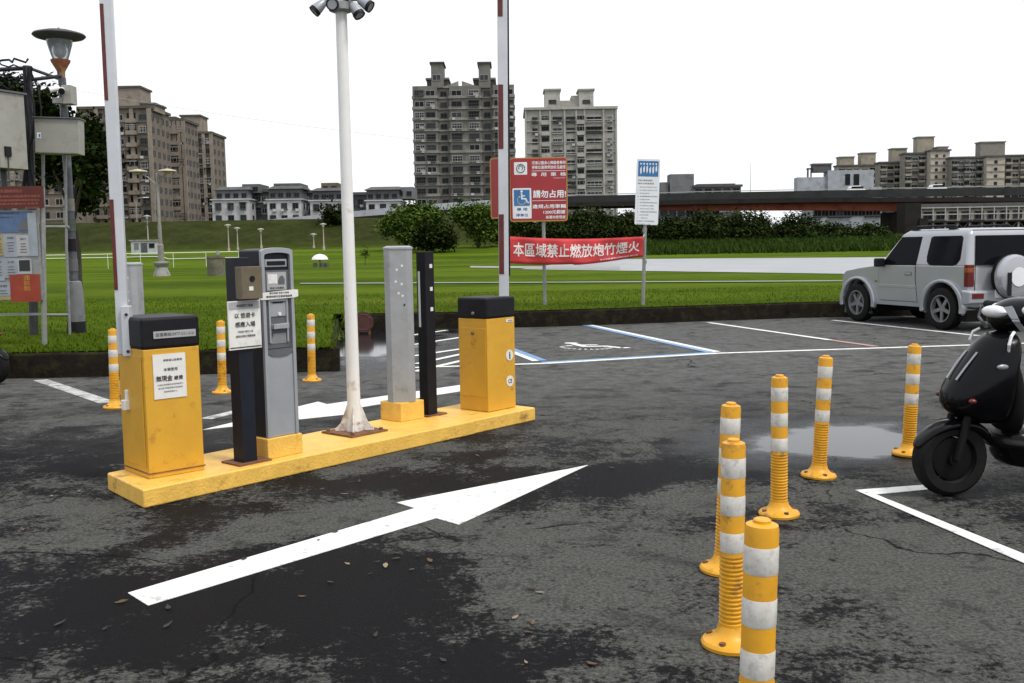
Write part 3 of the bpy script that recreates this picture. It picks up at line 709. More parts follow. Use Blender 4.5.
mb = MB(); mb.prism([(0.01, 1.115), (0.06, 1.115), (0.06, 1.15), (0.045, 1.17), (0.025, 1.165), (0.012, 1.14)], (0, -0.1128, 0), (1, 0, 0), (0, 0, 1), 0.002); mb.build('photo', SILD, pc)
lettering(pc, '悠遊卡感應區', INK, (0, -0.1145, 1.092), X1, Z1, 0.11, 0.013, .02)
mb = MB(); mb.box((0, -0.104, 1.25), (0.17, 0.016, 0.05)); pn = mb.build('card_slot_panel', SILV, t, bevel=0.004)
mb = MB(); mb.box((0, -0.1135, 1.25), (0.14, 0.004, 0.026)); mb.build('slot', BLK, pn)
mb = MB(); mb.loft([[(-.15, -.131, 1.025), (-.15, -.128, 1.025), (-.15, -.122, 1.075), (-.15, -.125, 1.075)], [(-.125, -.134, 1.02), (-.125, -.131, 1.02), (-.125, -.131, 1.066), (-.125, -.134, 1.066)], [(.125, -.134, 1.026), (.125, -.131, 1.026), (.125, -.131, 1.078), (.125, -.134, 1.078)], [(.152, -.131, 1.032), (.152, -.128, 1.032), (.152, -.128, 1.075), (.152, -.131, 1.075)]])
s_ = mb.build('notice_strip', PAPER, t)
lettering(s_, '請先感應 悠遊卡進場', INK, (0, -0.1355, 1.061), X1, Vector((.012, 0, 1)), 0.15, 0.013, .02)
lettering(s_, '離場時請先至繳費機繳費', INK, (0, -0.1355, 1.039), X1, Vector((.012, 0, 1)), 0.2, 0.015, .02)

# white camera pole
t = thing('camera_pole', 'tall slender white pole with rusty base plate and a cluster of floodlights', 'camera pole', I(1.885, 0.385, IZ), IA)
mb = MB(); mb.box((0, 0, 0.007), (0.34, 0.34, 0.014)); bp_ = mb.build('base_plate', RUST, t)
for sx in (-1, 1):
    for sy in (-1, 1):
        mb = MB(); mb.cyl((sx * .135, sy * .135, .014), (sx * .135, sy * .135, .03), .014, n=6); mb.build('bolt', RUST, bp_)
mb = MB(); mb.lathe([(0.05, 0.015), (0.047, 0.4), (0.042, 1.6), (0.04, 3.2), (0.03, 3.21)], n=24); mb.build('pole', RUSTW if False else WHT, t)
mb = MB()
for a in range(4):
    M = Matrix.Rotation(a * PI / 2 + PI / 4, 4, 'Z')
    pts = [(0.04, 0.015), (0.14, 0.015), (0.14, 0.03), (0.1, 0.07), (0.052, 0.2), (0.04, 0.2)]
    T = [M @ Vector((p[0], -0.004, p[1])) for p in pts]; T2 = [M @ Vector((p[0], 0.004, p[1])) for p in pts]
    mb.loft([T, T2])
mb.lathe([(0.062, 0.014), (0.06, 0.04), (0.053, 0.11)], n=20, caps=False)
mb.build('gusset', RUSTW, t)
mb = MB(); mb.lathe([(0.06, 2.99), (0.085, 3.0), (0.085, 3.05), (0.06, 3.06)], n=16); mb.box((0, 0, 3.1), (0.22, 0.03, 0.03)); mb.box((0, 0, 3.08), (0.03, 0.22, 0.03)); hub = mb.build('hub', GALV, t)
def floodlight(parent, c, d, s=1.0):
    c, d = Vector(c), Vector(d).normalized(); q = Matrix.Translation(c) @ d.to_track_quat('Z', 'Y').to_matrix().to_4x4()
    mb = MB(); mb.lathe([(0.03 * s, -0.09 * s), (0.045 * s, -0.07 * s), (0.062 * s, 0.02 * s), (0.066 * s, 0.075 * s), (0.06 * s, 0.075 * s)], n=18, M=q); o = mb.build('floodlight', SILV, parent)
    mb = MB(); mb.lathe([(0.068 * s, 0.045 * s), (0.068 * s, 0.082 * s), (0.055 * s, 0.082 * s), (0.05 * s, 0.07 * s), (0.001, 0.07 * s)], n=18, M=q); mb.build('lens', BLK, o)
    return o
pl = lambda x, y, dy=0.0: to_local(t, D(x, y, t.location.y + dy))
Rl = lambda v: Matrix.Rotation(-IA, 3, 'Z') @ Vector(v)
for (x, y, dy, dv) in [(319, 7, 0.0, (-0.75, -0.25, -0.75)), (334, 5, -0.12, (-0.1, -1, -0.12)), (356, 10, -0.05, (0.55, -0.25, -0.85)), (365, 3.5, 0.02, (0.8, -0.2, -0.55)), (346, 2, 0.12, (0.2, 1, -0.3))]:
    p = pl(x, y, dy); floodlight(t, p, Rl(dv), 0.64)
    mb = MB(); mb.cyl(p - Rl(dv).normalized() * 0.06, (0, 0, 3.08), 0.014, n=8); mb.build('bracket', GALV, t)

# octagonal silver column, dark column
def oct_column(t, w_, z0, z1):
    r = w_ / 2; c = r * 0.25
    pts = [(r, -c), (r, c), (c, r), (-c, r), (-r, c), (-r, -c), (-c, -r), (c, -r)]
    mb = MB(); mb.loft([[(p[0], p[1], z0) for p in pts], [(p[0], p[1], z1) for p in pts]]); return mb, pts
t = thing('sensor_column', 'silver octagonal column on a yellow block beside the slim black column', 'column', I(2.495, 0.525, IZ), IA, 'silver octagonal columns')
mb = MB(); mb.box((0, 0, 0.073), (0.25, 0.235, 0.146)); mb.build('plinth', YELC, t, bevel=0.006)
mb, pts = oct_column(t, 0.244, 0.147, 1.325); cb = mb.build('column', ALU, t, smooth=20)
mb = MB(); mb.loft([[(p[0] * 1.06, p[1] * 1.06, 1.326) for p in pts], [(p[0] * 1.06, p[1] * 1.06, 1.34) for p in pts], [(p[0] * .8, p[1] * .8, 1.352) for p in pts]]); mb.build('cap', SILV, t)
diag = lambda x, d, z: Vector(((x - d) * .7071, (-x - d) * .7071, z))
for (x, z) in [(-.01, 1.17), (.03, 1.2), (-.02, 1.08), (.025, 1.06), (-0.0, .99), (0.03, .97)]:
    mb = MB(); mb.cyl(diag(x, 0.1077, z), diag(x, 0.1095, z), 0.0095, n=12); mb.build('sticker', PAPER, cb)
mb = MB(); mb.cyl(diag(0.042, 0.1077, 0.9), diag(0.042, 0.111, 0.9), 0.008); mb.build('lock', INK, cb)
t2 = copy_tree(t); t2.location = (-3.86, 10.15, -0.0); t2.rotation_euler.z = R_(40)
relabel(t2, 'silver octagonal column half hidden behind the nearest yellow cabinet')
t = thing('slim_column', 'slim black square column beside the silver octagonal column', 'column', I(2.735, 0.475, IZ), IA)
mb = MB(); mb.box((0, 0, 0.652), (0.1, 0.1, 1.304)); sc_ = mb.build('column', BLK, t, bevel=0.006)
mb = MB(); mb.box((0.02, 0, 0.005), (0.22, 0.16, 0.01)); mb.build('base_plate', RUST, t)
for z in (1.19, 1.01, 0.85):
    mb = MB(); mb.box((0.012, -0.0515, z), (0.028, 0.003, 0.03)); mb.build('sensor_window', PAPER, sc_)
mb = MB(); mb.box((0.053, 0.02, 1.0), (0.004, 0.02, 0.34)); mb.box((-0.052, 0.02, 0.93), (0.003, 0.02, 0.44)); mb.build('edge_strip', SIGNW, sc_)

# ------------------------------------------------------------------ bollards
def make_bollard():
    t = thing('bollard', '', 'bollard', (0, 0, 0), 0, 'yellow flexible bollards with white bands')
    prof = [(0.105, 0.0), (0.107, 0.012), (0.10, 0.022), (0.07, 0.032), (0.052, 0.055), (0.046, 0.075)]
    mb = MB(); mb.lathe(prof, n=28); bs = mb.build('base_flange', YELB, t)
    for k in range(4):
        a = k * PI / 2 + 0.5; mb = MB(); mb.cyl((0.083 * math.cos(a), 0.083 * math.sin(a), 0.02), (0.083 * math.cos(a), 0.083 * math.sin(a), 0.034), 0.012, n=8)
        mb.build('bolt', RUST, bs)
    prof = [(0.0445, 0.07)]
    z = 0.085
    while z < 0.325:
        prof += [(0.0445, z), (0.040, z + 0.003), (0.040, z + 0.008), (0.0445, z + 0.011)]; z += 0.0155
    prof += [(0.0425, 0.34), (0.0425, 0.72), (0.040, 0.733), (0.028, 0.738)]
    mb = MB(); mb.lathe(prof, n=24); mb.build('tube', YELB, t)
    mb = MB(); mb.lathe([(0.022, 0.737), (0.022, 0.745), (0.018, 0.748)], n=14); mb.build('cap', YELB, t)
    for z0 in (0.345, 0.478, 0.612):
        mb = MB(); mb.lathe([(0.0427, z0), (0.0436, z0 + 0.002), (0.0436, z0 + 0.068), (0.0427, z0 + 0.07)], n=24, caps=False); mb.build('reflective_band', REFL, t)
    return t
BOL = make_bollard()
b3 = D(761, 519, 1); d3 = ray(761, 519.5); tt = (0.745 - CAMH) / d3.z; p3 = Vector((d3.x * tt - .017, d3.y * tt - .0, 0))
specs = [(G(724, 571), 2.2, 'bollard half hidden behind the second nearest one of the right row'),
         (G(731, 645), 0.6, 'second nearest bollard of the right row, its whole flange showing in front of another'),
         (p3, 1.4, 'nearest bollard, its foot cut off by the bottom of the picture'),
         (G(779, 515), -0.3, 'upright bollard in the middle of the right row, between the hidden and the leaning one'),
         (G(818.5, 477), 2.8, 'bollard leaning to the right at the edge of the large puddle'),
         (G(908, 455), 2.4, 'bollard standing just left of the scooter front wheel'),
         (G(115, 408), 1.2, 'bollard behind the nearest yellow cabinet, beneath the left boom arm'),
         (G(222.5, 393), 1.0, 'bollard behind the island, left of the card reader post'),
         (G(312, 381), 1.0, 'bollard in front of the kerb, just right of the ticket kiosk')]
for i, (p, ln, lab) in enumerate(specs):
    o = BOL if i == 0 else copy_tree(BOL)
    o.location = (p.x, p.y, 0.001); o['label'] = lab
    yaw = random.uniform(0, 1.5)
    o.rotation_euler = (Matrix.Rotation(R_(ln), 3, 'Y') @ Matrix.Rotation(random.uniform(-.01, .01), 3, 'X') @ Matrix.Rotation(yaw, 3, 'Z')).to_euler()
    o.location.z += 0.105 * math.sin(R_(abs(ln))) * 0.4

# ------------------------------------------------------------------ signs and banner
def rrect(x0, y0, x1, y1, r, n=5):
    pts = []
    for cx, cy, a0 in ((x1 - r, y0 + r, -90), (x1 - r, y1 - r, 0), (x0 + r, y1 - r, 90), (x0 + r, y0 + r, 180)):
        for i in range(n + 1):
            a = R_(a0 + 90 * i / n); pts.append((cx + r * math.cos(a), cy + r * math.sin(a)))
    return pts
YS_ = 19.7
ps = D(545, 305, YS_)
t = thing('parking_sign', 'large red sign board reserving parking for disabled drivers on a grey post', 'sign', (ps.x, YS_, 0.3), 0)
def loc(x, y, Y=YS_): p = D(x, y, Y); return Vector((p.x - t.location.x, p.y - t.location.y, p.z - t.location.z))
mb = MB(); mb.tube([(0, 0.04, -0.1), loc(543.5, 215) + Vector((0, 0.05, 0)), loc(543, 162) + Vector((0, 0.05, 0))], 0.036, 10); mb.build('post', GALV, t)
a_, b_ = loc(510, 222), loc(567, 157)
x0, z0, x1, z1 = a_.x, a_.z, b_.x, b_.z
mb = MB(); mb.prism(rrect(x0, z0, x1, z1, 0.06), (0, -0.005, 0), (1, 0, 0), (0, 0, 1), 0.02); pe = mb.build('sign_panel', SIGNY, t, smooth=30)
mb = MB(); mb.prism(rrect(x0 + .025, z0 + .025, x1 - .02, z1 - .02, 0.045), (0, -0.025, 0), (1, 0, 0), (0, 0, 1), 0.003); mb.build('sign_face', SIGNR, pe)
W_, H_ = x1 - x0, z1 - z0
yf = -0.0305
def sx(u): return x0 + W_ * u
def sz(v): return z0 + H_ * v          # v up
def sl(body, u, v, wu, hv, wt=.03, m=SIGNW): lettering(pe, body, m, (sx(u), yf, sz(v)), X1, Z1, W_ * wu, H_ * hv, wt)
sl('河濱公園身心障礙者專用', .68, .915, .58, .055); sl('停車位違規停放依法處理', .68, .845, .58, .055)
sl('專  用  車  格', .68, .735, .60, .06)
sl('請勿占用!', .69, .43, .57, .125, .05)
sl('違規占用車輛', .68, .235, .58, .065, .04); sl('1200元罰鍰', .77, .145, .38, .06, .04); sl('高灘地管理處', .79, .065, .34, .05, .02)
mb = MB(); mb.box((sx(.68), yf + .002, sz(.79)), (W_ * .58, .003, .008)); mb.box((sx(.68), yf + .002, sz(.325)), (W_ * .58, .003, .008)); mb.box((sx(.86), yf + .002, sz(.675)), (W_ * .2, .003, .006)); mb.build('rule', SIGNW, pe)
mb = MB(); mb.prism(rrect(sx(.085), sz(.735), sx(.31), sz(.93), .015), (0, yf + .003, 0), (1, 0, 0), (0, 0, 1), .003); lg = mb.build('emblem', SIGNW, pe)
mb = MB(); cx_, cz_ = sx(.2), sz(.835); ro, ri = .095, .07
mb.tube([(cx_ + .08 * math.cos(R_(a)), yf - .002, cz_ + .08 * math.sin(R_(a))) for a in range(0, 360, 20)], .009, 6, True)
mb.tube([(cx_ + .04 * math.cos(R_(a)), yf - .002, cz_ + .01 + .04 * math.sin(R_(a))) for a in range(-60, 230, 20)], .008, 6); mb.build('emblem_ring', SILD, lg)
mb = MB(); mb.prism(rrect(sx(.05), sz(.05), sx(.375), sz(.525), .02), (0, yf + .003, 0), (1, 0, 0), (0, 0, 1), .003); ap = mb.build('access_plate', SIGNW, pe)
mb = MB(); mb.box((sx(.212), yf - .002, sz(.375)), (W_ * .27, .003, H_ * .25)); mb.build('blue_field', SIGNB, ap)
mb = MB(); wheelchair(mb, (sx(.1), yf - .004, sz(.262)), X1, Z1, .29, .002); mb.build('pictogram', SIGNW, ap)
lettering(ap, '專 用', INKB, (sx(.212), yf - .002, sz(.195)), X1, Z1, .2, .06, .03); lettering(ap, '停車位', INKB, (sx(.212), yf - .002, sz(.105)), X1, Z1, .24, .06, .03)
# angled side panel and its own post
a_ = loc(491.5, 219, 19.9); b_ = loc(508.5, 157, 19.7)
dxy = Vector((b_.x - a_.x, -0.35, 0)); Wd = dxy.length; dx_ = dxy.normalized()
nrm = Vector((0, 0, 1)).cross(dx_)
O_ = Vector((a_.x, a_.y, 0))
mb = MB(); mb.prism(rrect(0, a_.z, Wd, b_.z, .06), O_, dx_, (0, 0, 1), .02); pe2 = mb.build('sign_panel', SIGNY, t, smooth=30)
mb = MB(); mb.prism(rrect(.035, a_.z + .03, Wd - .02, b_.z - .03, .045), O_ + dx_.cross(Vector((0, 0, 1))) * .02, dx_, (0, 0, 1), .003); mb.build('sign_face', SIGNR, pe2)
mb = MB(); q = loc(503.5, 300); mb.tube([(q.x, .12, -0.1), (q.x, .12, a_.z), (q.x, .16, b_.z - .1)], .034, 10); mb.build('post', GALV, t)

pw = D(643, 305, 19.15)
t = thing('notice_sign', 'narrow white notice sign with blue picture panel on a leaning grey post', 'sign', (pw.x, 19.15, 0.3), 0)
def loc(x, y, Y=19.15): p = D(x, y, Y); return Vector((p.x - t.location.x, p.y - t.location.y, p.z - t.location.z))
top = loc(647, 165)
mb = MB(); mb.tube([(0, .02, -.1), loc(645.2, 226) + Vector((0, .02, 0)), top + Vector((0, .02, 0))], .034, 10); po = mb.build('post', GALV, t)
mb = MB()
for yy in (230, 262):
    p = loc(645, yy); mb.lathe([(.042, -.03), (.042, .03)], (p.x - .003, .02, p.z), n=12)
mb.build('clamp', GALV, po)
ctr = (loc(635, 224) + loc(659.5, 160)) / 2
upv = (loc(659.5, 160) - loc(657, 225)).normalized(); upv.y = 0; upv.normalize(); rt = Vector((upv.z, 0, -upv.x))
W_, H_ = .445, 1.235
O_ = ctr - rt * W_ / 2 - upv * H_ / 2
mb = MB(); mb.prism(rrect(0, 0, W_, H_, .03), O_ + Vector((0, -.016, 0)), rt, upv, .02); pe = mb.build('sign_panel', SIGNW, t)
P_ = lambda u, v, d=0.0: O_ + rt * W_ * u + upv * H_ * v + Vector((0, -.0185 - .018 - d, 0))
def plate(parent, u0, v0, u1, v1, m, name, d=0.0):
    mb = MB(); mb.prism([(0, 0), (W_ * (u1 - u0), 0), (W_ * (u1 - u0), H_ * (v1 - v0)), (0, H_ * (v1 - v0))], P_(u0, v0, d), rt, upv, .002); return mb.build(name, m, parent)
bl = plate(pe, .07, .735, .93, .97, SIGNB, 'picture_panel', 0)
mb = MB()
for k, u in enumerate((.14, .27, .40, .53, .66, .79)):
    c0 = P_(u + .04, .925, .003); mb.prism([(.017 * math.cos(i * PI / 4), .017 * math.sin(i * PI / 4)) for i in range(8)], c0, rt, upv, .002)
    h = .09 if k % 2 else .11
    mb.prism([(-.014, 0), (-.006, -h), (.004, -h * .7), (.012, -h), (.02, -h * .4), (.014, .05)], P_(u + .04, .85 + .01 * (k % 3), .003), rt, upv, .002)
mb.build('pictogram', SIGNW, bl)
v = .675; k = 0
for body, h, wu in [('河濱公園使用規則', .032, .62), ('請共同維護環境', .03, .68), ('一、園區內禁止燃放爆竹煙火及烤肉', .02, .8), ('二、禁止車輛進入草坪及人行步道', .02, .82), ('三、請勿隨意丟棄垃圾', .02, .5), ('四、寵物請繫牽繩並清理排泄物', .022, .85), ('五、禁止攤販及張貼廣告', .018, .55),
                    ('六、颱風來襲前請將車輛移至堤內', .02, .85), ('七、河水暴漲時請立即離開', .02, .7), ('八、違反規定者依法處罰', .02, .72), ('九、如需協助請洽管理單位', .025, .85), ('十、器材損壞請通報', .02, .5), ('十一、請愛惜公物', .02, .45), ('高灘地工程管理處', .022, .75), ('服務電話 1999', .02, .6)]:
    lettering(pe, body, INK if h > .02 else SILD, P_(.08 + wu / 2, v, .001), rt, upv, W_ * wu, H_ * h * .85, .01); v -= .047 if k != 1 else .055; k += 1
# banner between the sign posts
def banner():
    Y0 = 19.45
    a0, a1 = D(503, 236, 19.75), D(643, 236.5, 19.1); c0, c1 = D(503, 263, 19.75), D(643, 257, 19.1)
    nU, nV = 40, 8
    def P(u, v, lift=0.0):
        top_ = a0.lerp(a1, u); bot = c0.lerp(c1, u)
        top_.z -= 0.05 * math.sin(PI * u); bot.z -= (0.10 * math.sin(PI * min(1, u * 1.05)) if u < 1 else 0) * (1 if u > .5 else .8)
        p = bot.lerp(top_, v)
        p.y += 0.03 * math.sin(u * 9 + v * 2.2) * (0.4 + u) + 0.012 * math.sin(u * 31 + v * 5) - lift
        return p
    vs = [P(i / nU, j / nV) for j in range(nV + 1) for i in range(nU + 1)]
    fs = [(j * (nU + 1) + i, j * (nU + 1) + i + 1, (j + 1) * (nU + 1) + i + 1, (j + 1) * (nU + 1) + i) for j in range(nV) for i in range(nU)]
    me = bpy.data.meshes.new('banner'); me.from_pydata(vs, [], fs); me.materials.append(BANR)
    for p in me.polygons: p.use_smooth = True
    t = thing('banner', 'red cloth banner with white lettering strung between the two sign posts', 'banner', a0)
    o = link('cloth', me, t); o.location = -a0
    s_ = o.modifiers.new('solid', 'SOLIDIFY'); s_.thickness = .004; s_.offset = 1
    def wrap(body, u0, u1, v0, v1, wt):
        me = text_mesh(body, wt); co = np.empty(len(me.vertices) * 3); me.vertices.foreach_get('co', co); co = co.reshape(-1, 3)
        lo, hi = co.min(0), co.max(0)
        for k in range(len(co)):
            u = u0 + (u1 - u0) * (co[k, 0] - lo[0]) / (hi[0] - lo[0]); v = v0 + (v1 - v0) * (co[k, 1] - lo[1]) / (hi[1] - lo[1])
            co[k] = P(u, v, 0.009 + .15 * co[k, 2]) - a0
        me.vertices.foreach_set('co', co.ravel()); me.materials.clear(); me.materials.append(BANW); me.update()
        link('lettering', me, t)
    wrap('本區域禁止燃放炮竹煙火', .075, .975, .27, .80, .035)
    wrap('新北市高灘地工程管理處 關心您', .70, .965, .085, .15, .02)
    mb = MB()
    for e0, e1 in ((P(0, 1), Vector((D(503.5, 233, 19.82)))), (P(1, 1), D(645, 234, 19.17)), (P(1, 0), D(644.5, 259, 19.17))): mb.tube([e0 - a0, e1 - a0], .006, 5)
    mb.build('tie_rope', WHT, t)
banner()
# little red octagon standing in the puddle at the kerb
oc = D(363.5, 329, 17.2)
t = thing('stop_sign_plate', 'dark red octagonal plate standing low against the kerb by the puddle', 'octagonal plate', (oc.x, 17.2, 0.0), R_(8))
mb = MB(); r = .185; cz = .20
mb.prism([(r * math.cos(R_(22.5 + 45 * i)), cz + r * math.sin(R_(22.5 + 45 * i))) for i in range(8)], (0, 0.0, 0), (1, 0, 0), (0, .08, 1), .02); mb.build('plate', mat('dull_red', (0.05, 0.009, 0.007), 0.5, var=0.3, scale=8), t)
mb = MB(); mb.tube([(0.14 * math.cos(R_(45 * i + 22.5)), -.024 + .08 * (cz + 0.14 * math.sin(R_(45 * i + 22.5))), cz + 0.14 * math.sin(R_(45 * i + 22.5))) for i in range(8)], .006, 6, True); mb.build('rim', mat('worn_red', (0.09, 0.03, 0.025), .5), t)
mb = MB(); mb.box((-.10, .07, .09), (.04, .12, .18)); mb.box((.10, .07, .09), (.04, .12, .18)); mb.build('foot', RUST, t)

# ------------------------------------------------------------------ left side: notice board, utility post, lamp
YB = 12.75
pb = D(42, 345, YB)
t = thing('notice_board', 'grey framed notice board full of pale posters under a dark red header', 'notice board', (pb.x, YB, .3), 0)
def loc(x, y, Y=YB): p = D(x, y, Y); return Vector((p.x - t.location.x, p.y - t.location.y, p.z - t.location.z))
mb = MB(); mb.tube([(0, .06, -.1), loc(40, 187) + Vector((0, .06, 0))], .035, 8); mb.build('post', GALV, t)
xl = loc(-75, 250).x
mb = MB(); mb.tube([(xl, .06, -.1), (xl, .06, loc(40, 187).z)], .035, 8); mb.build('post', GALV, t)
def bp(parent, x0, y0, x1, y1, m, name, d, th=.006):
    a, b = loc(x0, y1), loc(x1, y0); mb = MB(); mb.box(((a.x + b.x) / 2, -d, (a.z + b.z) / 2), (b.x - a.x, th, b.z - a.z)); return mb.build(name, m, parent)
BRN = mat('header_brown', (0.085, 0.012, 0.008), .6, var=.2); BLUEP = mat('poster_blue', (0.07, 0.12, 0.22), .5, var=.25, scale=6)
POST = mat('pale_poster', (0.27, 0.30, 0.33), .5, var=.15, scale=5); POSR = mat('poster_red', (0.26, 0.035, 0.015), .6, var=.2); POSO = mat('poster_yellow', (.30, .25, .11), .6)
hd_ = bp(t, -75, 186, 44, 210, BRN, 'header', .03, .03)
for body, x0, x1, y, h in [('河濱公園高灘地管理公告', 0, 24, 191.5, 3.2), ('本停車場為公共設施請愛惜使用', -6, 42, 197, 2.4), ('颱風豪雨期間請將車輛移置堤內', 0, 41, 200.8, 2.4), ('逾期未移置者依法拖吊', 0, 40, 204.3, 2), ('新北市政府', 27, 41, 208, 2)]:
    a, b = loc(x0, y), loc(x1, y); lettering(hd_, body, mat('header_letters', (.32, .1, .06), .6), ((a.x + b.x) / 2, -.048, a.z), X1, Z1, b.x - a.x, h * YB / 1000, .02)
bk = bp(t, -72, 210, 38, 302, GALV, 'back_panel', .0, .02)
pb_ = bp(t, -20, 211, 32, 233, BLUEP, 'poster', .016)
for body, x0, x1, y, h in [('停車場收費公告', 0, 20, 213.5, 2.5), ('計時收費每小時三十元', 0, 14, 217.5, 1.8)]:
    a, b = loc(x0, y), loc(x1, y); lettering(pb_, body, INK, ((a.x + b.x) / 2, -.021, a.z), X1, Z1, b.x - a.x, h * YB / 1000, .01)
mb = MB(); a = loc(25, 224)
mb.prism([(-.07, -.08), (.07, -.08), (.06, -.02), (.09, .0), (.03, .04), (.02, .09), (-.04, .05), (-.02, .01), (-.08, 0)], (a.x, -.0205, a.z), X1, Z1, .002); mb.build('drawing', SILD, pb_)
k = 0
for (x0, y0, x1, y1, m) in [(-14, 235, 4, 256, POSO), (5, 234, 17, 257, POST), (18, 235, 29.5, 256, PAPERG), (-12, 258, 4.5, 281, POST), (5.5, 258, 18, 278, POST), (19, 258.5, 32, 274, PAPERG), (-10, 282, 11, 296, POST), (30.5, 213, 36.5, 256, POST)]:
    q = bp(t, x0, y0, x1, y1, m, 'poster', .015 + .0008 * k); k += 1
    if x1 - x0 > 8:
        a, b = loc(max(x0, -4) + 2, y0 + 4), loc(x1 - 2, y0 + 4)
        if b.x - a.x > .03:
            lettering(q, ['公告', '注意事項', '停車須知', '活動公告', '收費標準'][k % 5], INK, ((a.x + b.x) / 2, -.02 - .0008 * k, a.z), X1, Z1, (b.x - a.x) * .8, .03, .01)
            mb = MB()
            for r_ in range(4):
                zz = a.z - .06 - r_ * .035
                if zz > loc(x0, y1).z + .02: mb.box(((a.x + b.x) / 2, -.0195 - .0008 * k, zz), ((b.x - a.x) * random.uniform(.6, .95), .002, .008))
            if len(mb.bm.verts): mb.build('text_lines', SILD, q)
q = bp(t, 20.5, 260, 30.5, 271, INK, 'photo', .024, .004)
q = bp(t, -10, 296, 14, 300, POSO, 'poster', .02); 
q = bp(t, 12, 274, 40, 302, POSR, 'poster', .021)
a = loc(28, 283); lettering(q, '活動\n報名\n開始', mat('gold_ink', (.45, .22, .04), .5), (a.x, -.027, a.z), X1, Z1, .08, .2, .02)
mb = MB(); mb.box(((xl) / 2 + .0, .06, loc(0, 315).z), (abs(xl) + .0, .03, .03)); mb.build('rail', GALV, t)

YU = 14.4
pu = D(34, 342, YU)
t = thing('utility_post', 'dark steel utility post with side arm tangled in black cables', 'utility post', (pu.x, YU, .3), 0)
def loc(x, y, Y=YU): p = D(x, y, Y); return Vector((p.x - t.location.x, p.y - t.location.y, p.z - t.location.z))
STEELD = mat('weathered_dark_steel', (0.035, 0.037, 0.042), .5, var=.3, scale=8, metal=.2)
mb = MB(); mb.tube([(0, 0, -.1), loc(31, 190), loc(27.5, 66)], .062, 10); mb.build('post', STEELD, t)
mb = MB(); mb.tube([loc(29, 68), loc(58, 78.5)], .022, 8); mb.tube([loc(29, 80), loc(62, 76)], .026, 8); mb.tube([loc(28, 68), loc(-40, 72)], .03, 8); mb.build('side_arm', STEELD, t)
mb = MB(); mb.tube([loc(65.5, 148), loc(66.5, 250), loc(70, 335)], .02, 8); mb.tube([loc(43, 148), loc(44, 340)], .025, 8)
for y in (227, 315): mb.tube([loc(43.5, y), loc(69, y)], .022, 8)
mb.build('support_frame', GALV, t)
mb = MB(); rr = random.Random(3)
for k in range(9):
    pts = []; x, y = rr.uniform(-25, 0), rr.uniform(62, 80)
    for s in range(7):
        pts.append(loc(x, y) + Vector((0, rr.uniform(-.15, .1), 0))); x += rr.uniform(3, 8); y += rr.uniform(-3, 4)
    mb.tube(pts, rr.choice([.012, .016, .02]), 6)
for k in range(5):
    x = 26 + k * 2.2; pts = [loc(x + rr.uniform(-2, 2) + 3 * math.sin(s * 1.3 + k), 68 + s * 17) + Vector((0, -.07, 0)) for s in range(8)]; mb.tube(pts, rr.choice([.01, .014, .018]), 6)
mb.tube([loc(33, 172), loc(40, 176), loc(52, 177), loc(64, 172)], .012, 6); mb.tube([loc(30, 70), loc(38, 88), loc(41, 110), loc(38, 150)], .012, 6)
mb.build('cable_bundle', BLK, t)
def box_thing(name, label, x0, y0, x1, y1, Y, depth, rz, tilt, grp=None, cat='electrical box'):
    c = D((x0 + x1) / 2, y1, Y); hgt = (y1 - y0) * Y / 1000; wd = (x1 - x0) * Y / 1000
    t = thing(name, label, cat, (c.x, Y, c.z), rz, grp); t.rotation_euler = (0, tilt, rz)
    return t, wd, hgt
t, wd, hg = box_thing('meter_cabinet', 'big beige electrical cabinet fixed high on the left, with a flat dark lid', -26, 97, 22, 170, 13.6, .4, R_(-25), 0, 'electrical boxes on the left posts')
mb = MB(); mb.box((0, 0, hg / 2), (wd, .42, hg)); mb.build('cabinet', BEIGE, t, bevel=.008)
mb = MB(); mb.box((0, -.0, hg + .012), (wd + .05, .48, .022)); mb.build('lid', SILD, t)
mb = MB(); mb.box((0, -.2115, hg * .5), (wd - .05, .004, hg - .07)); mb.build('door', BEIGE, t)
mb = MB(); mb.box((wd / 2 + .012, -.1, hg * .22), (.03, .09, .13)); mb.build('padlock_box', BLK, t)
mb = MB(); mb.tube([(wd / 2 + .012, -.1, hg * .16), (wd / 2 + .02, -.11, -.1)], .008, 6); mb.tube([(.1, 0, -.0), (.1, .02, -1.5)], .04, 8); mb.build('conduit', STEELD, t)
t, wd, hg = box_thing('junction_box', 'smaller tilted grey beige box on the lamp post, with a small lock plate', 39.5, 120.5, 81, 154.5, 14.2, .25, R_(6), R_(2), 'electrical boxes on the left posts')
mb = MB(); mb.box((0, 0, hg / 2), (wd, .25, hg)); mb.build('cabinet', BEIGE, t, bevel=.008)
mb = MB(); mb.box((0, -.127, hg / 2), (wd - .03, .004, hg - .03)); d_ = mb.build('door', BEIGE, t)
mb = MB(); mb.box((0, -.01, hg + .008), (wd + .03, .3, .014)); mb.build('lid', SILD, t)
mb = MB(); mb.box((-wd / 2 + .06, -.131, hg * .5), (.05, .006, .08)); mb.build('lock_plate', SIGNW, d_)
mb = MB(); mb.box((-wd / 2 + .07, -.136, hg * .5), (.02, .006, .04)); mb.build('lock', SIGNB, d_)

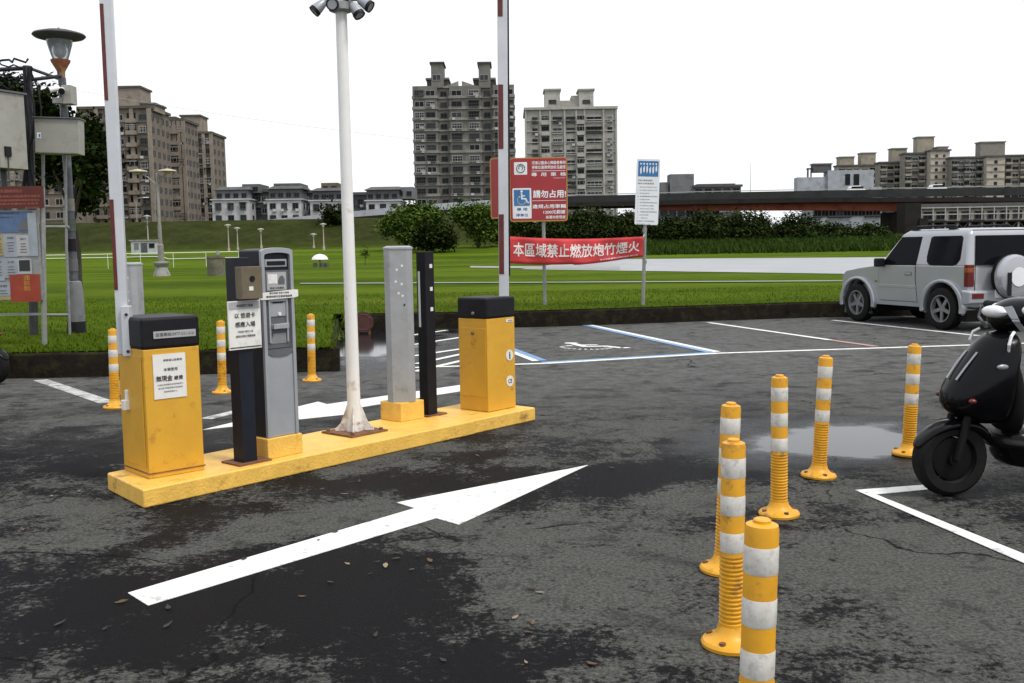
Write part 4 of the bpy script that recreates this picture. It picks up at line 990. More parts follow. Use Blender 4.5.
YL = 14.65
pl_ = D(77, 333, YL)
t = thing('street_lamp', 'street lamp with flat disc hood over a clear glass jar on grey sleeve base', 'street lamp', (pl_.x, YL, .3), 0)
def loc(x, y, Y=YL): p = D(x, y, Y); return Vector((p.x - t.location.x, p.y - t.location.y, p.z - t.location.z))
tz = lambda y, x=66: loc(x, y).z
mb = MB(); mb.lathe([(.125, -.05), (.122, tz(296)), (.118, tz(292)), (.10, tz(282)), (.07, tz(281))], n=18); mb.build('sleeve_base', mat('grey_sleeve', (.15, .155, .165), .5, var=.2, dirt=(.03, .03, .03), dirt_amt=.3, dscale=4), t)
mb = MB(); mb.lathe([(.129, -.05), (.129, .12), (.125, .17)], n=18); mb.build('base_band', BLK, t)
mb = MB(); mb.tube([(0, 0, .4), (0, 0, tz(150)), loc(62, 78)], [.062, .058, .055], 14); mb.build('pole', mat('lamp_pole_paint', (.06, .065, .08), .4, var=.4, scale=5, dirt=(.2, .21, .22), dirt_amt=.3, dscale=5), t)
for y, m in ((205, mat('pole_sticker', (.16, .15, .13), .6, var=.4, scale=10)), (245, BLK), (265, SILD), (225, mat('pole_green_sticker', (.05, .065, .05), .6, var=.4))):
    mb = MB(); x = 77 - (333 - y) * .058 + 1; p = loc(x, y); mb.lathe([(.068, -.09), (.068, .09)], (0, 0, p.z), n=14); mb.build('pole_band', m, t)
c = loc(61, 70)
mb = MB(); mb.lathe([(.05, tz(80)), (.055, tz(72)), (.062, tz(70.5)), (.13, tz(62)), (.135, tz(60)), (.11, tz(59.5))], (c.x, 0, 0), n=20); mb.build('collar', mat('rusted_collar', (.25, .085, .03), .6, var=.4, scale=12, dirt=(.3, .25, .15), dirt_amt=.4, dscale=6), t)
GLS = mat('lamp_glass', (.62, .66, .70), .12, var=.2, scale=7, trans=.72)
mb = MB(); mb.lathe([(.105, tz(59.5)), (.13, tz(54)), (.17, tz(44)), (.178, tz(40)), (.165, tz(39))], (c.x, 0, 0), n=24); gj = mb.build('glass_jar', GLS, t)
mb = MB(); mb.ellipsoid((c.x, 0, tz(50)), (.06, .06, .11)); mb.build('bulb', mat('bulb_dull', (.4, .41, .42), .3), t)
mb = MB(); mb.lathe([(.17, tz(40.5)), (.33, tz(37.5)), (.36, tz(35.5)), (.345, tz(34)), (.2, tz(31)), (.02, tz(29.6)), (.012, tz(27.5))], (c.x, 0, 0), n=28); mb.build('hood', mat('hood_grey', (.095, .092, .10), .6, spec=.1, var=.15, scale=6), t)
t = thing('security_camera_box', 'grey box with two white security cameras clamped to the lamp post', 'security camera', D(66, 104, 14.45), 0)
def loc(x, y, Y=14.45): p = D(x, y, Y); return Vector((p.x - t.location.x, p.y - t.location.y, p.z - t.location.z))
mb = MB(); mb.box(loc(68.5, 95) + Vector((0, .03, 0)), (.13, .2, .26)); mb.box(loc(60, 101), (.16, .14, .08)); mb.build('box', BEIGE, t, bevel=.006)
for x, y, v in ((56.5, 90.5, (-.7, -.7, -.3)), (65.5, 92, (.35, -.9, -.3))):
    q = Matrix.Translation(loc(x, y) + Vector((0, -.12, 0))) @ Vector(v).normalized().to_track_quat('Z', 'Y').to_matrix().to_4x4()
    mb = MB(); mb.lathe([(.02, -.1), (.04, -.09), (.045, .05), (.05, .06)], n=14, M=q); o = mb.build('camera', WHT, t)
    mb = MB(); mb.lathe([(.045, .05), (.045, .075), (.001, .075)], n=14, M=q); mb.build('lens', BLK, o)

# ------------------------------------------------------------------ vegetation
def leaf_cloud(name, lobes, n, size, mats, parent=None, flat=0.5, shell=0.35):
    L_ = np.array(lobes); vol = L_[:, 3] * L_[:, 4] * L_[:, 5]; pr = vol ** .75; pr = pr / pr.sum()
    # leaves gather into twig clumps so that gaps show between them
    ncl = max(8, n // 14); idx = RNG.choice(len(L_), ncl, p=pr)
    d = RNG.normal(0, 1, (ncl, 3)); d /= np.linalg.norm(d, axis=1)[:, None]
    r = RNG.uniform(0, 1, ncl) ** shell
    cc = L_[idx, :3] + d * r[:, None] * L_[idx, 3:6]
    ci = RNG.integers(0, ncl, n)
    p = cc[ci] + RNG.normal(0, 1, (n, 3)) * size * 1.7
    nr = RNG.normal(0, 1, (n, 3)); nr[:, 2] = np.abs(nr[:, 2]) + flat; nr /= np.linalg.norm(nr, axis=1)[:, None]
    a = np.cross(nr, RNG.normal(0, 1, (n, 3))); a /= np.linalg.norm(a, axis=1)[:, None]; b = np.cross(nr, a)
    s = size * RNG.uniform(.5, 1.3, n)[:, None]
    V = np.stack([p - a * s, p + b * s * .5, p + a * s, p - b * s * .5], 1).reshape(-1, 3)
    me = bpy.data.meshes.new(name); me.vertices.add(4 * n); me.vertices.foreach_set('co', V.ravel())
    me.loops.add(4 * n); me.loops.foreach_set('vertex_index', np.arange(4 * n, dtype=np.int32))
    me.polygons.add(n); me.polygons.foreach_set('loop_start', np.arange(0, 4 * n, 4, dtype=np.int32)); me.polygons.foreach_set('loop_total', np.full(n, 4, np.int32))
    for m in mats: me.materials.append(m)
    tone = RNG.integers(0, len(mats), ncl)[ci]; fl = RNG.uniform(0, 1, n) < .25; tone[fl] = RNG.integers(0, len(mats), fl.sum())
    me.polygons.foreach_set('material_index', tone.astype(np.int32)); me.update(); me.validate()
    return link(name, me, parent)
def trunk(t, base, h, r, lobes):
    mb = MB(); b = Vector(base)
    top = b + Vector((random.uniform(-.1, .1) * h, 0, h))
    mb.tube([b - Vector((0, 0, .3)), b + Vector((0, 0, .1)), b.lerp(top, .5) + Vector((random.uniform(-.06, .06) * h, 0, 0)), top], [r * 1.35, r * 1.1, r * .85, r * .6], 9)
    for l in lobes:
        c = Vector(l[:3]); m_ = top.lerp(c, .5) + Vector((0, 0, .05 * h)); mb.tube([b.lerp(top, random.uniform(.6, 1)), m_, c], [r * .5, r * .35, r * .12], 6)
    mb.build('trunk', BARK, t)
def px_lobes(lst, Y, org):
    o = []
    for (x, y, rx, ry, dy) in lst:
        p = D(x, y, Y + dy); s = Y / 1000; o.append((p.x - org[0], p.y - org[1], p.z - org[2], rx * s, rx * s * .9, ry * s))
    return o
def plant(name, label, cat, x, ybase, Y, lobes, n, size, mats, tr=None, group=None, flat=.5):
    b = D(x, ybase, Y); b.z = ground_z(b.x, Y)
    t = thing(name, label, cat, b, 0, group); lb = px_lobes(lobes, Y, b)
    leaf_cloud('crown' if tr else 'foliage', lb, n, size, mats, t, flat)
    if tr: trunk(t, (0, 0, 0), tr[0], tr[1], lb[:5])
    return t
# dark tree behind the notice board
plant('tree', 'dark leafy tree rising behind the electrical boxes and lamp post', 'tree', 76.5, 262, 30,
      [(92, 140, 17, 24, 0), (95, 165, 16, 20, -.5), (82, 168, 14, 26, .5), (72, 150, 20, 30, 1), (48, 165, 16, 20, 1), (20, 118, 30, 26, 1), (4, 96, 24, 20, 0), (38, 112, 16, 18, 0), (50, 97, 6, 11, 0), (86, 196, 10, 14, 1), (-14, 120, 30, 40, 1), (56, 128, 22, 18, 1)], 17000, .115, [LF_DARK[0], LF_DARK[0], LF_DARK[1], LF_DARK[2], LF_MID[0]], (2.6, .12))
# trees in front of the levee, middle
TG = 'light green trees at the foot of the levee'
plant('tree', 'light green spreading tree left of the round dark shrub', 'tree', 407, 246, 118, [(405, 222, 18, 13, 0), (392, 226, 12, 8, 0), (420, 214, 16, 10, 1), (432, 218, 12, 9, 0), (408, 234, 13, 7, -1)], 8500, .24, LF_LIGHT, (3, .2), TG)
plant('tree', 'light green feathery tree right of the round dark shrub', 'tree', 478, 243, 120, [(478, 220, 14, 12, 0), (465, 215, 12, 8, 0), (490, 216, 13, 9, 1), (482, 232, 12, 7, 0)], 7800, .24, LF_LIGHT, (3, .2), TG)
plant('tree', 'low light green tree just left of the red sign, partly behind the boom arm', 'tree', 505, 243, 124, [(505, 224, 14, 12, 0), (516, 216, 12, 8, 0), (498, 232, 10, 8, 0)], 6200, .24, LF_LIGHT, (3, .18), TG)
plant('shrub', 'round dense dark green shrub standing on the lawn before the levee', 'shrub', 434, 247, 112, [(434, 236, 19, 9.5, 0), (424, 240, 11, 6, -.5), (446, 240, 9, 6, -.5)], 8500, .22, LF_DARK, None)
SG = 'dense shrubs in front of the elevated road'
sh = [(545, 226, 26, 12, LF_OLIVE, 'olive shrub mass behind the red sign and banner, left end of the row'), (588, 223, 26, 14, LF_OLIVE, 'olive shrub mass between the red sign and the white sign'), (624, 226, 20, 12, LF_OLIVE, 'olive shrub just left of the white sign post'),
      (668, 229, 22, 11, LF_DARK, 'dark shrub just right of the white sign post'), (703, 226, 24, 14, LF_OLIVE, 'dark olive shrub below the grey roofs, second right of the white sign'), (746, 226, 30, 17, LF_DARK, 'tall dark shrub below the thin mast, highest of the row'),
      (796, 229, 24, 14, LF_DARK, 'broad dark shrub below the pale school block'), (832, 234, 24, 9, LF_OLIVE, 'lower reddish olive shrub at the right end of the row by the bridge trusses'), (868, 235, 22, 9, LF_DARK, 'dark shrub in front of the bridge pier above the silver car')]
for (x, y, rx, ry, mm, lab) in sh:
    plant('shrub', lab, 'shrub', x, 240, 126, [(x, y, rx * .8, ry, 0), (x - rx * .5, y + 4, rx * .6, ry * .75, -1), (x + rx * .5, y + 3, rx * .6, ry * .8, 1), (x + rx * .1, y + ry * .6, rx, ry * .6, -2)], 9500, .22, mm, None, SG)
plant('tree', 'small bare stemmed tree on the levee just left of the white camera pole', 'tree', 332, 222, 142, [(333, 216, 8, 5, 0), (327, 218, 5, 4, 0), (340, 219, 4, 4, 0)], 900, .35, LF_DARK, (2, .12))

# ------------------------------------------------------------------ silver off-roader
def make_suv():
    r0 = Vector((6.97, 16.07)); f0 = Vector((6.30, 18.2)); hd = (f0 - r0).normalized()
    ang = math.atan2(hd.y, hd.x); nl = Vector((-hd.y, hd.x))
    c = r0 - nl * .70
    t = thing('off_road_car', 'silver compact off-road car with a spare wheel on its tailgate, parked by the kerb', 'car', (c.x, c.y, 0.0), ang)
    def arch(cx_, r=.425, a0=195, a1=-15, n=12): return [(cx_ + r * math.cos(R_(a0 + (a1 - a0) * i / n)), .35 + r * math.sin(R_(a0 + (a1 - a0) * i / n))) for i in range(n + 1)]
    side = [(-.52, .40)] + arch(0) + [(.5, .335), (1.76, .335)] + arch(2.15) + [(2.54, .40), (2.62, .46), (2.64, .68), (2.61, .84), (2.52, .91), (2.15, .965), (1.68, 1.015), (1.0, 1.025), (-.5, 1.025), (-.535, .72)]
    mb = MB(); mb.prism(side, (0, .735, 0), (1, 0, 0), (0, 0, 1), 1.47); mb.build('body', CARP, t, bevel=.055, segs=4)
    mb = MB(); mb.box((1.2, 0, .46), (3.2, 1.1, .2)); mb.box((0, 0, .4), (.95, 1.36, .5)); mb.box((2.15, 0, .45), (.9, 1.36, .5)); mb.build('underbody', SCM, t)
    def sec(z, x0, x1, y): return [(x0, -y, z), (x1, -y, z), (x1, y, z), (x0, y, z)]
    def cab_y(z): return .728 - (z - 1.0) / .55 * .105
    mb = MB(); mb.loft([sec(1.00, -.515, 1.64, .728), sec(1.55, -.43, 1.12, .623), sec(1.62, -.36, 1.00, .55)]); mb.build('cabin', CARP, t, bevel=.05, segs=4)
    for s in (1, -1):
        def gl(name, pts, parent, m=GLASSD, lift=.006):
            a = [Vector((x, s * (cab_y(z) + lift), z)) for x, z in pts]; b = [Vector((x, s * (cab_y(z) - .012), z)) for x, z in pts]
            mb = MB(); mb.loft([a, b]); return mb.build(name, m, parent)
        mb = MB(); mb.prism([(.60, .42), (1.54, .42), (1.58, .72), (1.58, 1.015), (.665, 1.015), (.665, .8)], (0, s * .7365, 0) if s > 0 else (0, -.7365 - .0, 0), (1, 0, 0), (0, 0, 1), -.006 * s); 
        dr = mb.build('door', CARP, t, bevel=.002)
        mb = MB()
        for q in ([(.655, .46), (.663, .46), (.663, 1.58), (.655, 1.58)],):
            mb.box((.658, s * .7345, .91), (.012, .008, .22)); mb.loft([[(.594, s * .7305, .42), (.594, s * .7385, .42), (.606, s * .7385, .42), (.606, s * .7305, .42)], [(.652, s * .7305, .80), (.652, s * .7385, .80), (.664, s * .7385, .80), (.664, s * .7305, .80)]]); mb.box((1.584, s * .7345, .86), (.01, .008, .31)); mb.box((1.07, s * .7345, .416), (.95, .008, .008))
        mb.build('door_seam', SCM, t)
        mb = MB(); mb.box((1.1, s * .742, .665), (.93, .012, .05)); mb.build('side_moulding', CARP, dr, bevel=.004)
        mb = MB(); mb.box((.82, s * .746, .885), (.14, .02, .035)); mb.build('handle', CARP, dr, bevel=.006)
        mb = MB(); mb.box((.82, s * .741, .885), (.18, .006, .06)); mb.build('handle_recess', SILD, dr)
        gl('window_seal', [(.66, 1.025), (1.54, 1.025), (1.12, 1.50), (.62, 1.50)], dr, SCM, .004)
        gl('window', [(.685, 1.045), (1.49, 1.045), (1.10, 1.48), (.645, 1.48)], dr)
        rq = [(-.26, 1.49), (.33, 1.49), (.39, 1.47), (.42, 1.18), (.40, 1.10), (.34, 1.05), (.26, 1.04), (-.17, 1.04), (-.26, 1.06), (-.32, 1.14), (-.305, 1.46)]
        gl('window_seal', [(x + (.012 if x > .1 else -.012), z + (.012 if z > 1.3 else -.012)) for x, z in rq], t, SCM, .004)
        gl('rear_quarter_window', rq, t)
        # pillar crease
        for cx_, nm in ((0, 'rear'), (2.15, 'front')):
            mb = MB(); n = 16
            o1 = [(cx_ + .50 * math.cos(R_(a)), .36 + .455 * math.sin(R_(a))) for a in np.linspace(-12, 192, n)]
            i1 = [(cx_ + .405 * math.cos(R_(a)), .36 + .40 * math.sin(R_(a))) for a in np.linspace(192, -12, n)]
            if s > 0: mb.prism(o1 + i1, (0, .79, 0), (1, 0, 0), (0, 0, 1), .08)
            else: mb.prism(o1 + i1, (0, -.71, 0), (1, 0, 0), (0, 0, 1), .10)
            mb.build('fender_flare', CARP, t, bevel=.025, segs=3)
            wq = Matrix.Translation((cx_, s * .685, .34)) @ Matrix.Rotation(-s * PI / 2, 4, 'X')
            mb = MB(); mb.lathe([(.2, -.1), (.30, -.105), (.335, -.085), (.342, -.04), (.342, .04), (.335, .085), (.30, .105), (.225, .10), (.215, .06), (.21, -.1)], n=32, M=wq, caps=False); ty = mb.build('wheel', TYRE, t)
            mb = MB(); mb.lathe([(.215, .085), (.222, .10), (.205, .10), (.195, .06), (.19, .03)], n=28, M=wq, caps=False)
            mb.lathe([(.001, .07), (.05, .07), (.06, .055)], n=14, M=wq)
            for k in range(5):
                mb.box((.12, 0, .058), (.17, .055, .03), M=wq @ Matrix.Rotation(k * 2 * PI / 5 + .3, 4, 'Z'))
            mb.build('rim', RIM, ty)
            mb = MB(); mb.lathe([(.19, .0), (.001, .0)], n=20, M=wq); mb.build('brake_disc', SCM, ty)
        mb = MB(); mb.box((1.46, s * .83, 1.07), (.11, .17, .15)); mr_ = mb.build('mirror', BLK, t, bevel=.025)
        mb = MB(); mb.tube([(-.06, s * .54, 1.635), (.0, s * .54, 1.665), (.86, s * .54, 1.665), (1.0, s * .54, 1.61)], .018, 8); mb.box((.02, s * .54, 1.63), (.16, .05, .06)); mb.box((.88, s * .54, 1.625), (.12, .05, .05)); mb.build('roof_rail', BLK, t)
        # lamps at the rear
        mb = MB(); mb.box((-.505, s * .685, .875), (.09, .12, .345)); tl = mb.build('tail_lamp', LAMPR, t, bevel=.008)
        mb = MB(); mb.box((-.508, s * .686, .96), (.092, .125, .07)); mb.build('indicator', LAMPO, tl, bevel=.006)
        mb = MB(); mb.box((-.63, s * .62, .56), (.02, .22, .08)); mb.build('bumper_reflector', LAMPR, t, bevel=.005)
        mb = MB(); mb.box((2.60, s * .55, .70), (.06, .26, .17)); mb.build('headlight', LAMPW, t, bevel=.02)
    mb = MB(); mb.loft([[(-.63, -.78, .44), (-.63, .78, .44), (-.63, .78, .64), (-.63, -.78, .64)], [(-.46, -.80, .42), (-.46, .80, .42), (-.46, .80, .66), (-.46, -.80, .66)]]); mb.build('rear_bumper', CARP, t, bevel=.03, segs=3)
    mb = MB(); mb.loft([[(2.69, -.66, .42), (2.69, .66, .42), (2.69, .66, .60), (2.69, -.66, .60)], [(2.53, -.80, .42), (2.53, .80, .42), (2.53, .80, .62), (2.53, -.80, .62)]]); mb.build('front_bumper', CARP, t, bevel=.03, segs=3)
    mb = MB(); a = [(-.515, -.58, 1.04), (-.515, .58, 1.04), (-.448, .52, 1.50), (-.448, -.52, 1.50)]; mb.loft([a, [(x + .02, y, z) for x, y, z in a]]); mb.bm.transform(Matrix.Translation((-.012, 0, 0))); mb.build('rear_window', GLASSD, t)
    mb = MB(); a = [(1.63, -.62, 1.05), (1.63, .62, 1.05), (1.17, .53, 1.51), (1.17, -.53, 1.51)]; mb.loft([a, [(x - .03, y, z - .02) for x, y, z in a]]); mb.bm.transform(Matrix.Translation((.014, 0, .01))); mb.build('windscreen', GLASSD, t)
    mb = MB()
    mb.box((-.539, .60, .85), (.006, .008, .40)); mb.box((-.539, -.60, .85), (.006, .008, .40)); mb.build('tailgate_seam', SCM, t)
    wq = Matrix.Translation((-.70, .02, .85)) @ Matrix.Rotation(-PI / 2, 4, 'Y')
    mb = MB(); mb.lathe([(.30, -.09), (.335, -.07), (.35, .0), (.345, .06), (.315, .10), (.24, .115), (.001, .12)], n=36, M=wq); sp = mb.build('spare_wheel', CARP, t)
    mb = MB(); mb.lathe([(.29, -.1), (.34, -.095), (.345, -.03), (.353, -.03), (.353, -.015)], n=36, M=wq, caps=False); mb.build('tyre', TYRE, sp)
    mb = MB(); mb.lathe([(.145, .118), (.15, .126), (.001, .128)], n=28, M=wq); mb.build('emblem_disc', SIGNW, sp)
    mb = MB(); mb.box((-.826, .2, .74), (.012, .07, .36)); mb.build('strap', BLK, sp)
    mb = MB(); mb.cyl((-.6, .02, .85), (-.5, .02, .85), .1); mb.build('spare_mount', SCM, sp)
    mb = MB(); mb.box((-.64, .12, .60), (.012, .36, .15)); mb.build('number_plate', SIGNW, t)
    mb = MB(); mb.box((1.66, .745, .74), (.05, .01, .02)); mb.build('side_indicator', LAMPO, t)
make_suv()

# ------------------------------------------------------------------ scooters
def make_scooter():
    t = thing('motor_scooter', '', 'scooter', (0, 0, 0), 0)
    # local x forward, origin below the front axle
    WB, r = -1.27, .215
    def wheel(x, par, nm):
        q = Matrix.Translation((x, 0, r)) @ Matrix.Rotation(PI / 2, 4, 'X')
        mb = MB(); mb.lathe([(.135, -.05), (.185, -.055), (.208, -.035), (.216, 0), (.208, .035), (.185, .055), (.135, .05)], n=32, M=q, caps=False); w_ = mb.build(nm, TYRE, par)
        mb = MB(); mb.lathe([(.14, -.04), (.125, -.02), (.125, .02), (.14, .04)], n=28, M=q, caps=False); mb.lathe([(.035, -.06), (.035, .06)], n=12, M=q)
        for k in range(5): mb.box((.08, 0, 0), (.11, .025, .03), M=q @ Matrix.Rotation(k * 2 * PI / 5, 4, 'Z'))
        mb.lathe([(.12, -.03), (.10, -.035), (.03, -.035)], n=24, M=q, caps=False); mb.lathe([(.12, .03), (.10, .035), (.03, .035)], n=24, M=q, caps=False); mb.build('rim', SCM, w_)
        mb = MB(); mb.lathe([(.055, .062), (.07, .062), (.07, .066), (.055, .066)], n=20, M=q, caps=False); mb.build('brake_disc', RIM, w_)
    wheel(0, t, 'front_wheel'); wheel(WB, t, 'rear_wheel')
    # loft sections helper (x, half width, z low, z high)
    def shell(name, secs, m, par, axis='x', bev=.0):
        rings = []
        for (x, hw, z0, z1) in secs:
            k = 10; rings.append([(x, hw * math.copysign(abs(math.cos(2 * PI * i / k)) ** .7, math.cos(2 * PI * i / k)), (z0 + z1) / 2 + (z1 - z0) / 2 * math.copysign(abs(math.sin(2 * PI * i / k)) ** .7, math.sin(2 * PI * i / k))) for i in range(k)])
        mb = MB(); mb.loft(rings); o = mb.build(name, m, par, smooth=50)
        s = o.modifiers.new('sub', 'SUBSURF'); s.levels = s.render_levels = 2; return o
    shell('front_fender', [(.215, .04, .27, .29), (.155, .065, .33, .385), (.0, .072, .39, .445), (-.17, .072, .35, .43), (-.24, .06, .26, .33)], SCB, t)
    mb = MB()
    for s in (1, -1): mb.tube([(0, s * .075, r), (-.07, s * .075, .5), (-.14, s * .05, .72)], .022, 8)
    mb.build('fork', SCM, t)
    # front apron: leaning shield with a beak
    def zsec(name, secs, m, par):
        rings = []
        for (z, xf, xb_, hw) in secs:
            rings.append([(xf, 0, z), (xf - .03, hw * .55, z), (xf - .10, hw * .95, z), (xb_ + .02, hw, z), (xb_, hw * .8, z), (xb_, -hw * .8, z), (xb_ + .02, -hw, z), (xf - .10, -hw * .95, z), (xf - .03, -hw * .55, z)])
        mb = MB(); mb.loft(rings); o = mb.build(name, m, par, smooth=60)
        s = o.modifiers.new('sub', 'SUBSURF'); s.levels = s.render_levels = 2; return o
    ap = zsec('front_apron', [(.40, -.10, -.30, .10), (.47, .03, -.29, .15), (.54, .065, -.29, .185), (.66, .01, -.30, .20), (.80, -.10, -.33, .18), (.93, -.20, -.36, .13)], SCB, t)
    for s in (1, -1):
        mb = MB(); mb.ellipsoid((-.03, s * .155, .555), (.022, .02, .016)); mb.build('indicator', LAMPR, ap)
        mb = MB(); mb.tube([(.0, s * .045, .66), (-.06, s * .05, .74), (-.12, s * .05, .81)], .006, 6); mb.build('apron_glint', SCG, ap)  # light reflected along the apron front, drawn as thin silver tubes
        mb = MB(); mb.ellipsoid((-.19, s * .175, .74), (.035, .012, .016)); mb.build('badge', SCG, ap)
        mb = MB(); mb.tube([(-.24, s * .15, .82), (-.225, s * .175, .86), (-.24, s * .17, .905), (-.27, s * .15, .925)], .009, 6); mb.build('grab_trim', SIGNW, ap)
    # handlebar cowl, headlight, screen
    cw = zsec('handlebar_cowl', [(.91, -.26, -.44, .09), (.96, -.22, -.46, .14), (1.02, -.22, -.50, .17), (1.08, -.28, -.52, .14), (1.11, -.36, -.50, .08)], SCB, t)
    mb = MB(); mb.ellipsoid((-.255, 0, 1.03), (.05, .10, .035)); mb.build('headlight', LAMPW, cw)
    for s in (1, -1):
        mb = MB(); mb.ellipsoid((-.38, s * .135, 1.04), (.055, .03, .032)); mb.build('cowl_highlight', LAMPW, cw)  # highlight on the glossy cowl side, shaped as a white ellipsoid
        mb = MB(); mb.loft([[(-.235, s * .10, 1.06), (-.26, s * .14, 1.07), (-.27, s * .145, 1.05), (-.245, s * .11, 1.04)], [(-.25, s * .15, 1.0), (-.275, s * .17, 1.0), (-.285, s * .175, .985), (-.255, s * .155, .985)], [(-.30, s * .16, .94), (-.325, s * .165, .94), (-.33, s * .165, .925), (-.305, s * .16, .925)]]); mb.build('cowl_blade', SCG, cw)
        mb = MB(); mb.tube([(-.40, s * .1, 1.03), (-.42, s * .24, 1.05), (-.45, s * .36, 1.05)], .017, 8); hb = mb.build('handlebar', SCM, t)
        mb = MB(); mb.tube([(-.425, s * .24, 1.05), (-.455, s * .365, 1.05)], .022, 10); mb.build('grip', TYRE, hb)
        mb = MB(); mb.tube([(-.38, s * .22, 1.04), (-.32, s * .26, 1.03), (-.34, s * .37, 1.03)], .008, 6); mb.build('brake_lever', SCM, hb)
    shell('leg_shield', [(-.27, .17, .36, .86), (-.33, .17, .34, .84), (-.38, .15, .30, .6)], SCM, t)
    shell('floorboard', [(-.22, .14, .26, .36), (-.4, .17, .24, .32), (-.72, .17, .24, .32), (-.86, .14, .26, .4)], SCM, t)
    shell('belly_panel', [(-.27, .13, .16, .40), (-.45, .17, .13, .38), (-.75, .17, .13, .38), (-.95, .14, .16, .44)], SCB, t)
    shell('side_trim', [(-.36, .176, .285, .31), (-.55, .182, .275, .31), (-.85, .18, .275, .31)], SCG, t)
    shell('rear_body', [(-.74, .10, .30, .66), (-.86, .16, .34, .74), (-1.15, .18, .42, .78), (-1.45, .15, .56, .80), (-1.66, .07, .68, .80)], SCB, t)
    shell('seat', [(-.70, .08, .70, .75), (-.82, .14, .71, .80), (-1.1, .15, .74, .82), (-1.35, .14, .77, .88), (-1.58, .09, .79, .88)], SCM, t)
    shell('tail_light', [(-1.62, .09, .70, .77), (-1.70, .07, .71, .76)], LAMPR, t)
    shell('rear_fender', [(-1.32, .07, .40, .48), (-1.5, .07, .36, .44), (-1.62, .06, .28, .33)], SCM, t)
    mb = MB(); mb.tube([(-.9, -.14, .24), (-1.15, -.17, .26)], .03, 8); mb.tube([(-1.12, -.17, .26), (-1.5, -.19, .36)], [.06, .065], 12); mb.build('muffler', SCM, t)
    shell('engine_case', [(-.85, .12, .18, .36), (-1.1, .13, .14, .34), (-1.3, .10, .16, .30)], SCM, t)
    mb = MB(); mb.tube([(-.9, -.08, .2), (-.85, -.16, .02)], .012, 6); mb.tube([(-.9, .08, .2), (-.85, .16, .02)], .012, 6); mb.build('centre_stand', SCM, t)
    return t
SC = make_scooter()
q = G(950, 496)
SC.location = (q.x, q.y + .02, 0); SC.rotation_euler = (0, 0, R_(189))
SC['label'] = 'black motor scooter at the right edge with its front wheel in the marked bay'
SC['group'] = 'black motor scooters'
s2 = copy_tree(SC); q = D(-6, 378, 11.2); s2.location = (q.x, 11.2, 0); s2.rotation_euler = (0, 0, R_(-20)); s2['label'] = 'black motor scooter cut off at the left edge beside the kerb'

# ------------------------------------------------------------------ fallen leaves
lm = [mat('leaf_brown', (.08, .045, .018), .7, var=.4), mat('leaf_tan', (.22, .17, .10), .7, var=.3), mat('leaf_dark', (.012, .010, .008), .6, var=.3)]
shapes = []
for k in range(3):
    mb = MB(); pts = []
    for i in range(10):
        a = 2 * PI * i / 10; rr_ = (.045 if i % 5 else .06) * (1 + .15 * math.sin(3 * a + k)); pts.append((rr_ * math.cos(a), rr_ * .5 * math.sin(a)))
    mb.prism(pts, (0, 0, .0), (1, 0, 0), (0, 1, 0), .003)
    for v in mb.bm.verts: v.co.z += 6 * v.co.y ** 2 + 2.0 * v.co.x ** 2 + .002
    shapes.append(mb.mesh('fallen_leaf', lm[k]))
known = [(370, 575, 2), (430, 562, 0), (540, 594, 1), (526, 664, 1), (250, 545, 2), (52, 497, 1), (48, 503, 2), (378, 563, 2), (396, 560, 2), (105, 630, 2), (515, 619, 1), (260, 630, 2), (530, 590, 2), (345, 495, 1), (312, 502, 2), (835, 458, 2), (822, 452, 2), (640, 545, 2)]
rl = random.Random(11)
for k in range(70): known.append((rl.uniform(10, 840), rl.uniform(430, 675), rl.choice([0, 2, 2, 2, 2, 2, 1])))
desc = ['brown', 'pale tan', 'dark wet']
for i, (x, y, k) in enumerate(known):
    p = G(x, y); o = bpy.data.objects.new('fallen_leaf', shapes[k]); C.objects.link(o); o.location = (p.x, p.y, .006)
    o.rotation_euler = (rl.uniform(-.2, .2), rl.uniform(-.2, .2), rl.uniform(0, 6)); s = rl.uniform(.22, .5); o.scale = (s, s, s)
    tag(o, f'{desc[k]} fallen leaf lying on the wet asphalt among other leaves', 'leaf', f'{desc[k]} fallen leaves on the asphalt')
